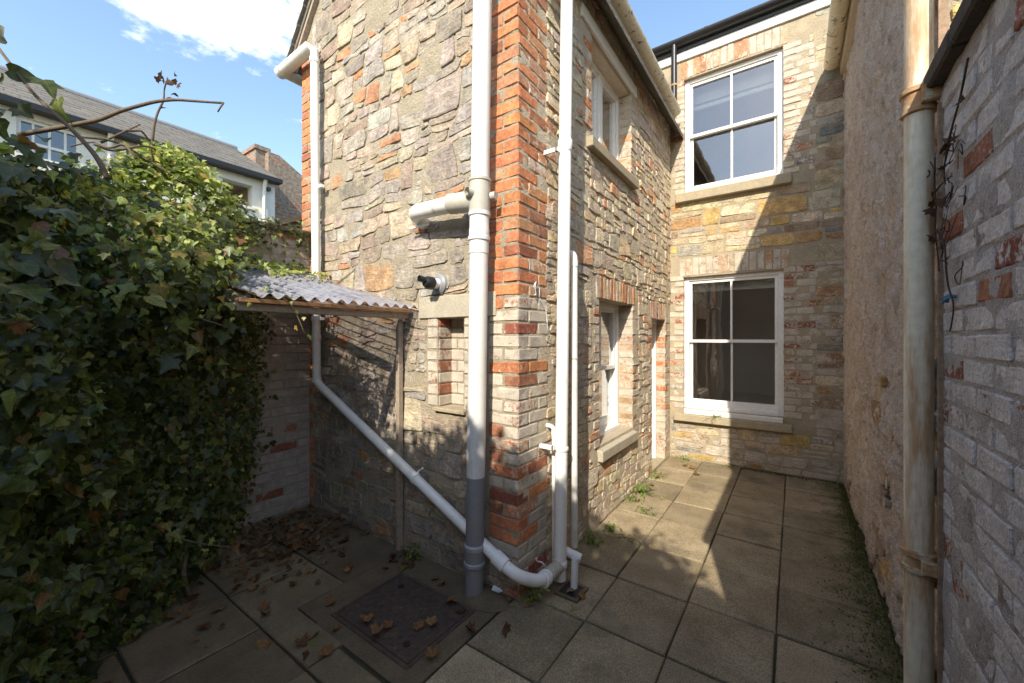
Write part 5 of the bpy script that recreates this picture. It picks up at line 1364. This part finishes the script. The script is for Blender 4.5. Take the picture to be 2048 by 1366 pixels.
# trunk, bare stems
def wander(p0, p1, n, amp, sag=0.0):
    p0, p1 = Vector(p0), Vector(p1); out = []
    for i in range(n + 1):
        t = i / n; q = p0.lerp(p1, t) + Vector((nr.normal(0, amp), nr.normal(0, amp), nr.normal(0, amp))) * (1 if 0 < i < n else 0); q.z += sag * math.sin(math.pi * t); out.append(q)
    return out
tr = MB()
for (a, b, r0) in (((-3.05, 0.72, 0.0), (-3.25, 0.72, 1.3), 0.03), ((-3.0, 0.45, 0.0), (-3.2, 0.3, 1.5), 0.028), ((-3.2, 1.0, 0.0), (-3.4, 0.95, 1.5), 0.022), ((-2.75, 0.5, 0.0), (-3.0, 0.55, 1.0), 0.016), ((-2.85, 0.8, 0.0), (-3.1, 0.85, 1.0), 0.014)):
    pth_ = fillet(wander(a, b, 8, 0.025), 0.05, 3); tr.tube(pth_, [r0 * (1 - 0.6 * i / len(pth_)) * nr.uniform(.85, 1.15) for i in range(len(pth_))], 9)
tr.build('trunk', M['stem'], IV, smooth=True)
def stem(path, r0, r1, parent=IV, mat='stem', name='stem', seg=7):
    pth_ = fillet(path, 0.2, 4); return MB().tube(pth_, [r0 + (r1 - r0) * i / (len(pth_) - 1) for i in range(len(pth_))], seg).build(name, M[mat], parent, smooth=True)
stem([(-3.49, 0.22, 2.62), (-3.31, 0.351, 2.661), (-3.13, 0.478, 2.702), (-3.04, 0.542, 2.752), (-2.882, 0.654, 2.805), (-2.792, 0.718, 2.816), (-2.679, 0.798, 2.805), (-2.573, 0.873, 2.796)], 0.013, 0.006, name='bare_stem')
stem([(-2.573, 0.873, 2.796), (-2.570, 0.86, 2.77), (-2.585, 0.85, 2.74)], 0.005, 0.004, name='bare_stem')
stem([(-2.86, 0.12, 2.78), (-2.741, 0.203, 2.588), (-2.669, 0.253, 2.5), (-2.615, 0.292, 2.445), (-2.544, 0.342, 2.357), (-2.50, 0.374, 2.291), (-2.46, 0.40, 2.20)], 0.006, 0.011, name='bare_stem')
stem([(-3.359, 0.745, 2.68), (-3.346, 0.755, 2.861), (-3.327, 0.768, 2.942), (-3.294, 0.792, 3.022), (-3.294, 0.792, 3.086), (-3.275, 0.805, 3.166)], 0.008, 0.004, name='bare_stem')
stem([(-3.25, 0.50, 2.62), (-3.22, 0.58, 2.70), (-3.20, 0.66, 2.78)], 0.007, 0.004, name='bare_stem')
for i in range(16): put_leaf(lm[nr.randint(5)], (-2.83 + nr.normal(0, .05), 0.09 + nr.normal(0, .03), 2.52 + nr.normal(0, .16)), np.array([0.7, -0.5, 0.3]) + nr.normal(0, .4, 3), np.array([0.3, 0.3, -1]) + nr.normal(0, .4, 3), nr.uniform(.06, .10), IV)
dm = [single_leaf_mesh('dead_leaf', MAPLE, M['dead'], c, i) for i, c in enumerate((0.5, -0.4, 0.8))]
for i in range(11):
    zz = nr.choice([3.05, 3.17, 3.0, 3.15]); put_leaf(dm[i % 3], (-3.29 + nr.normal(0, .03), 0.79 + nr.normal(0, .03), zz + nr.normal(0, .025)), nr.normal(0, 1, 3), nr.normal(0, 1, 3), nr.uniform(0.03, 0.055), IV, 'dead_leaf')
big = [((-2.80, 0.10, 2.80), 0.11), ((-2.78, 0.14, 2.66), 0.10), ((-2.70, 0.235, 2.64), 0.095), ((-2.67, 0.27, 2.56), 0.10), ((-2.76, 0.17, 2.50), 0.08)]
for p, s_ in big: put_leaf(lm[nr.randint(5)], p, np.array([0.7, -0.6, 0.2]) + nr.normal(0, .3, 3), np.array([0.3, 0.3, -1]) + nr.normal(0, .3, 3), s_, IV)
def spray(path, r0, nl, smin, smax, mat_me, geo_parent=IV, name='stem'):
    stem(path, r0, r0 * 0.4, geo_parent, name=name)
    for i in range(nl):
        t = (i + 0.6) / nl * (len(path) - 1); k_ = min(int(t), len(path) - 2); q = Vector(path[k_]).lerp(Vector(path[k_ + 1]), t - k_)
        put_leaf(mat_me[nr.randint(len(mat_me))], tuple(q + Vector(nr.normal(0, 0.025, 3))), np.array([0.6, -0.5, 0.6]) + nr.normal(0, .35, 3), np.array([0.3, 0, -1]) + nr.normal(0, .6, 3), nr.uniform(smin, smax), geo_parent)
ym = [single_leaf_mesh('leaf', IVY, M['ivy_young_lit'], c, 20 + i) for i, c in enumerate((0.1, -0.2, 0.3))]
spray([(-2.85, 0.268, 2.037), (-2.66, 0.372, 1.942), (-2.52, 0.468, 1.798), (-2.40, 0.579, 1.655), (-2.27, 0.689, 1.584), (-2.19, 0.765, 1.548)], 0.007, 7, 0.03, 0.055, lm + ym)
spray([(-2.95, 0.53, 0.602), (-2.80, 0.64, 0.464), (-2.66, 0.766, 0.381), (-2.52, 0.91, 0.339)], 0.007, 8, 0.04, 0.07, ym + lm)
spray([(-2.45, 0.95, 1.76), (-2.20, 1.00, 1.724), (-2.155, 1.044, 1.666), (-2.131, 1.064, 1.592), (-2.105, 1.082, 1.518)], 0.004, 9, 0.02, 0.035, ym)
for (a, b) in (((LX + .05, 1.30, 1.75), (LX + .05, 1.42, 1.30)), ((LX + .05, 1.40, 1.72), (LX + .06, 1.58, 1.45))): spray(wander(a, b, 4, 0.02), 0.004, 7, 0.03, 0.05, lm)
for (a, b, s_) in (((-2.95, 0.55, 2.62), (-3.3, 0.75, 2.55), .08), ((-3.1, 0.45, 2.55), (-3.3, 0.95, 2.60), .06), ((-3.0, 0.6, 2.5), (-3.4, 0.4, 2.6), .05), ((-3.2, 0.4, 2.6), (-3.1, 0.9, 2.45), .07)):
    stem(wander(a, b, 5, 0.03, s_), 0.007, 0.004)

# ---------------- ivy on the wall behind the camera (throws the ragged shade on paving and gable)
RI = thing('rear_ivy', 'ragged ivy crowning the garden wall behind the viewpoint', 'ivy', (-1.6, -1.45, 0))
n = 6500; x = nr.uniform(-3.75, 1.45, n); tl_ = np.where(x < -1.95, 3.35, 2.98)
lump = np.array([mnoise.noise(Vector((a * 1.9, 3.3, 0))) * 0.16 + mnoise.noise(Vector((a * 6.5, 1.3, 0))) * 0.09 for a in x])
hgt = np.where(x < -1.95, 0.42, 0.34) + lump
fade = np.interp(x, [0.45, 0.75, 1.2], [1.0, 0.6, 0.5])
z = tl_ - 0.25 + (hgt + 0.25) * fade * nr.uniform(0, 1, n) ** 0.8; yv = -1.5 + nr.normal(0, 0.10, n)
pp_ = np.stack([x, yv, z], 1)
leaf_cloud('foliage', IVY, pp_, nr.normal(0, 1, (n, 3)) + [0, 0.3, 0.6], nr.normal(0, 1, (n, 3)) + [0, 0, -.5], nr.uniform(0.05, 0.085, n), M['ivy'], RI)["kind"] = 'stuff'
sp_ = MB()
for i in range(34):
    xx = U(-3.6, 1.2); b0 = 3.4 if xx < -1.95 else 3.0
    sp_.tube([(xx, -1.5, b0 - .1), (xx + U(-.1, .1), -1.48, b0 + U(.25, .45))], [0.006, 0.003], 5)
sp_.build('twigs', M['stem'], RI)["kind"] = 'stuff'

# ---------------- dead creeper on the garden wall
DV = thing('dead_creeper', 'brittle brown dead creeper clinging to the whitewashed garden wall', 'vine', (0.40, 1.8, 1.6))
w_ = lambda u, z, d=0.02: mW(u, z, d)
for path in ([(1.62, 2.27), (1.68, 2.20), (1.80, 2.10), (1.83, 2.02), (1.80, 1.98)], [(1.96, 2.12), (1.965, 2.02), (1.93, 1.95), (1.955, 1.88), (1.93, 1.80), (1.90, 1.72)], [(1.90, 1.86), (1.83, 1.80), (1.80, 1.74), (1.795, 1.66), (1.74, 1.60), (1.75, 1.53), (1.80, 1.52)], [(1.95, 2.00), (1.86, 2.00), (1.76, 1.99)], [(1.93, 1.95), (1.84, 1.94), (1.75, 1.94)], [(1.82, 2.08), (1.77, 2.10), (1.72, 2.05)]):
    stem([w_(u, z, 0.02 + nr.uniform(0, .012)) for u, z in path], 0.003, 0.0018, DV, 'stem_dark', seg=6)
for q_ in range(16):
    u_, z_ = nr.uniform(1.68, 1.97), nr.choice([nr.uniform(1.90, 2.14), nr.uniform(1.70, 2.14)]); pth2 = [w_(u_ + sum(nr.normal(0, .02, 1)) + k_ * nr.uniform(-.025, .01), z_ + k_ * nr.uniform(-.03, .012), 0.015 + nr.uniform(0, .02)) for k_ in range(5)]
    stem(pth2, 0.0018, 0.0009, DV, 'stem_dark', seg=5)
for (u, z) in ((1.66, 2.17), (1.80, 2.10), (1.79, 2.09), (1.82, 2.03), (1.95, 1.98), (1.955, 1.95), (1.93, 1.945), (1.83, 1.945), (1.84, 1.94), (1.865, 1.82), (1.86, 1.80), (1.80, 1.74), (1.81, 1.735), (1.95, 2.06)):
    put_leaf(dm[nr.randint(3)], w_(u, z, 0.03), np.array([-1, 0, 0]) + nr.normal(0, .6, 3), nr.normal(0, 1, 3), nr.uniform(0.022, 0.04), DV, 'dead_leaf')
BR = thing('blue_rag', 'frayed scrap of blue cord knotted to a nail in the garden wall', 'rag', mW(1.80, 1.625, 0.02))
rg = MB()
for i in range(12): rg.tube([mW(1.775, 1.627, 0.012), mW(1.80, 1.628 + nr.uniform(-.006, .006), 0.022), mW(1.826, 1.618 + nr.uniform(-.012, .012), 0.022 + nr.uniform(-.008, .012))], 0.003, 5)
rg.build('cord', M['blue'], BR, smooth=True); MB().tube([mW(1.77, 1.627, -.02), mW(1.85, 1.624, 0.03)], 0.0025, 6).build('nail', M['stem_dark'], BR)
ST = thing('string_loop', 'pale blue string looped on a nail in the brick corner', 'string', mR(2.04, 1.82, 0.02))
MB().tube(fillet([mR(2.02, 1.80, .012), mR(2.03, 1.832, .02), mR(2.06, 1.838, .02), mR(2.085, 1.80, .016), mR(2.09, 1.74, .014)], .03, 4), 0.0028, 6).tube(fillet([mR(2.035, 1.83, .02), mR(2.025, 1.80, .02), mR(2.045, 1.76, .016), mR(2.03, 1.755, .014)], .02, 4), 0.0028, 6).tube(fillet([mR(2.09, 1.74, .014), mR(2.15, 1.69, .02), mR(2.17, 1.60, .022), mR(2.17, 1.52, .02)], .03, 4), 0.0018, 5).build('string', M['string'], ST, smooth=True)
MB().tube([mR(2.045, 1.835, -.02), mR(2.045, 1.835, .028)], 0.003, 6).build('nail', M['stem_dark'], ST)
CT = thing('cable_tie', 'white cable tie fastened round the slanting pipe elbow', 'cable tie', (-1.17, 2.03, 0.15))
MB().tube([(-1.172, 2.028, 0.111), (-1.172, 2.034, 0.111)], 0.0395, 18).build('loop', M['white_paint'], CT, smooth='auto'); MB().tube(fillet([(-1.19, 2.03, 0.145), (-1.215, 2.02, 0.175), (-1.235, 2.0, 0.18), (-1.24, 1.985, 0.20), (-1.225, 1.98, 0.21)], .02, 3), 0.004, 6).build('tail', M['white_paint'], CT, smooth=True)
SC = thing('plastic_scrap', 'crumpled pale plastic scrap lying beside the foot of the soil pipe', 'litter', (-1.40, 1.82, 0.05))
MB().add([(-1.42, 1.80, .047), (-1.375, 1.805, .044), (-1.36, 1.83, .048), (-1.41, 1.835, .05), (-1.425, 1.825, .062), (-1.385, 1.83, .056)], [(0, 1, 2, 5), (0, 5, 4), (2, 3, 4, 5), (0, 3, 2, 1), (0, 4, 3)]).build('scrap', M['string'], SC)

# ---------------- fallen leaves
LI = leaf_litter = None
n = 400; x = np.clip(nr.normal(-2.98, 0.30, n), -3.5, -2.3); y = np.clip(nr.normal(1.42, 0.24, n), 0.75, 1.85)
k2 = nr.uniform(0, 1, n) < np.interp(x, [-3.0, -2.65, -2.35], [1.0, 0.65, 0.2]); lp = np.stack([x, y, nr.uniform(0.006, 0.03, n)], 1)[k2]
ex_ = np.stack([np.clip(nr.normal(-2.7, .25, 130), -3.3, -2.2), nr.uniform(0.1, 0.85, 130), nr.uniform(.006, .02, 130)], 1)[:45]
e2_ = np.stack([nr.uniform(-2.25, -2.05, 26), nr.uniform(1.70, 1.86, 26), nr.uniform(.008, .02, 26)], 1)
lp = np.concatenate([lp, ex_, e2_])
lit = leaf_cloud('leaf_litter', MAPLE, lp, np.array([[0, 0, 1.0]]) + nr.normal(0, .35, (len(lp), 3)), nr.normal(0, 1, (len(lp), 3)), nr.lognormal(math.log(0.036), 0.3, len(lp)).clip(.015, .06), M['dry'])
sety(lit, 'drift of brown dead leaves heaped in the corner below the ivy', 'leaves', kind='stuff')
fm = [single_leaf_mesh('fallen_leaf', MAPLE, M['dry'], c, 40 + i) for i, c in enumerate((0.5, -0.3, 0.9, 0.2))]
spots = {'dry brown leaf fallen on the manhole cover': [(-1.86, 1.27), (-1.69, 1.30), (-1.56, 1.40), (-1.53, 1.43), (-1.72, 1.22), (-1.47, 1.60), (-1.60, 1.62)],
         'dry brown leaf fallen on the cement round the manhole cover': [(-1.80, 1.74), (-1.74, 1.70), (-2.12, 1.26), (-2.16, 1.62), (-1.90, 1.15), (-1.37, 1.52)],
         'dry brown leaf fallen on the slabs left of the manhole cover': [(-2.33, 1.50), (-2.40, 1.02), (-2.44, 1.20), (-2.30, 0.98), (-2.55, 0.86), (-1.98, 0.99), (-1.95, 1.05), (-1.86, 0.97), (-1.78, 1.02), (-2.12, 0.90), (-2.62, 1.02)],
         'dry brown leaf fallen on the slabs below the brick corner': [(-1.36, 1.30), (-1.21, 1.62), (-1.02, 2.10), (-1.06, 2.13), (-1.24, 1.86)],
         'dry brown leaf fallen on sunlit slabs near the passage door': [(-1.02, 4.92), (-0.94, 4.86), (-0.86, 4.72), (-1.15, 4.1), (-1.2, 4.35), (-1.12, 3.95), (-1.16, 3.6)]}
for lab, L_ in spots.items():
    for (x, y) in L_:
        F_ = frames(np.array([[nr.normal(0, .3), nr.normal(0, .3), 1.0]]), nr.normal(0, 1, (1, 3)))[0] * nr.uniform(0.045, 0.07)
        o = bpy.data.objects.new('fallen_leaf', fm[nr.randint(4)]); COL.objects.link(o)
        o.matrix_basis = Matrix(((F_[0][0], F_[1][0], F_[2][0], x), (F_[0][1], F_[1][1], F_[2][1], y), (F_[0][2], F_[1][2], F_[2][2], 0.014), (0, 0, 0, 1)))
        sety(o, lab, 'leaf', lab.replace('dry brown leaf fallen', 'leaves'))
# pale flecks (petals and grit) on the ground
n = 260; x = nr.uniform(-2.6, 0.38, n); y = np.where(x < -1.3, nr.uniform(0.9, 1.84, n), nr.uniform(1.2, 4.6, n)); fp = np.stack([x, y, np.full(n, 0.006)], 1)
M['fleck'] = plain('pale_fleck', (0.55, 0.52, 0.47), 0.8, 0.1)
fl = leaf_cloud('grit', BLADE, fp, np.array([[0, 0, 1.0]]) + nr.normal(0, .2, (n, 3)), nr.normal(0, 1, (n, 3)), nr.uniform(0.006, 0.016, n), M['fleck'])
P_, T_q = OVAL
sety(fl, 'pale specks of grit and petals strewn over the paving', 'grit', kind='stuff')

# ---------------- weeds, moss
def weed(x, y, n, spread, hgt, label, z0=0.0, flat=False, size=(0.018, 0.036)):
    W = thing('weed', label, 'weed', (x, y, z0), 'weed clumps in the yard')
    a = nr.uniform(0, 2 * math.pi, n); rad = np.abs(nr.normal(0, spread, n)); z = nr.uniform(0.004, hgt, n) * (1 - 0.5 * rad / (rad.max() + 1e-6))
    p = np.stack([x + rad * np.cos(a), y + rad * np.sin(a), z0 + z], 1)
    leaf_cloud('leaves', OVAL, p, np.stack([np.cos(a) * .5, np.sin(a) * .5, np.ones(n)], 1) + nr.normal(0, .35, (n, 3)), np.stack([np.cos(a), np.sin(a), np.full(n, .25)], 1) + nr.normal(0, .4, (n, 3)), nr.uniform(size[0], size[1], n), M['weed'], W)["kind"] = 'stuff'
    s_ = MB()
    for i in range(0, n, 4): s_.tube([(x, y, z0), tuple((Vector((x, y, z0)) + Vector(p[i])) / 2 + Vector((0, 0, .008))), tuple(p[i])], 0.0016, 4)
    s_.build('stalks', M['stem'], W)["kind"] = 'stuff'
weed(-1.20, 3.86, 130, 0.075, 0.11, 'largest bright green weed clump against the side wall base')
weed(-1.21, 3.62, 60, 0.05, 0.06, 'low weed just in front of the largest clump by the side wall')
weed(-1.05, 3.46, 42, 0.05, 0.035, 'flat rosette weed in a slab joint away from the side wall')
weed(-1.18, 2.98, 44, 0.045, 0.05, 'small bright weed near the edge of the leafy shadow')
weed(-1.02, 2.93, 16, 0.05, 0.02, 'tiny sprig of weed in a joint by the leafy shadow')
weed(-1.20, 2.70, 70, 0.055, 0.09, 'weed clump growing close behind the waste pipe')
weed(-1.20, 4.40, 46, 0.06, 0.07, 'weed trailing from the wall just before the passage door')
weed(-1.10, 5.20, 50, 0.055, 0.06, 'weed at the wall foot in the far left corner of the passage')
weed(-0.62, 5.22, 18, 0.03, 0.03, 'tiny weed under the lower sash window sill')
weed(-1.22, 1.93, 60, 0.055, 0.13, 'dark leafy weed under the white pipe elbow')
weed(-2.10, 1.83, 60, 0.07, 0.10, 'dark leafy weed at the gable foot beside the lean-to post')
weed(-0.76, 5.24, 70, 0.10, 0.035, 'mossy green weed growing along the lower window sill', 0.556, size=(0.012, 0.024))
n = 7500; y = nr.uniform(0.9, 5.25, n); wd = np.interp(y, [0.9, 2.2, 3.2, 4.2, 5.2], [0.16, 0.20, 0.17, 0.09, 0.05]) * (0.55 + 0.9 * np.abs(np.array([mnoise.noise(Vector((a * 3.1, 0, 7))) for a in y])))
x = WX - 0.005 - np.abs(nr.normal(0, 1, n)) * np.maximum(wd, 0.02) * 0.75
bk = 1500; xb = nr.uniform(-0.5, 0.4, bk); yb = BY - 0.01 - np.abs(nr.normal(0, .05, bk))
mp_ = np.concatenate([np.stack([x, y, nr.uniform(0, .006, n)], 1), np.stack([xb, yb, np.zeros(bk)], 1)])
ms = leaf_cloud('moss', OVAL, mp_, nr.normal(0, 1, (len(mp_), 3)), np.array([[-.35, 0, .55]]) + nr.normal(0, .5, (len(mp_), 3)), nr.uniform(0.005, 0.017, len(mp_)), M['moss'])
sety(ms, 'strip of dark green moss and grass along the foot of the right wall', 'moss', kind='stuff')
# moss in the joints between slabs
jp = []
for xx in colsR[1:-1]: jp += [(xx + nr.normal(0, .006), yy_, 0) for yy_ in nr.uniform(0.5, 5.2, 420)]
for yy_ in rowsR[2:]: jp += [(xx, yy_ + nr.normal(0, .006), 0) for xx in nr.uniform(-1.25, 0.4, 80)]
jp = np.array([p for p in jp if mnoise.noise(Vector((p[0] * 2.2, p[1] * 2.2, 1))) > -0.12]); jp[:, 2] = -0.010
js = leaf_cloud('joint_moss', BLADE, jp, nr.normal(0, 1, (len(jp), 3)), np.array([[0, 0, .6]]) + nr.normal(0, .6, (len(jp), 3)), nr.uniform(0.008, 0.020, len(jp)), M['moss'])
sety(js, 'thin lines of moss growing in the joints between paving slabs', 'moss', kind='stuff')

flush_pieces()
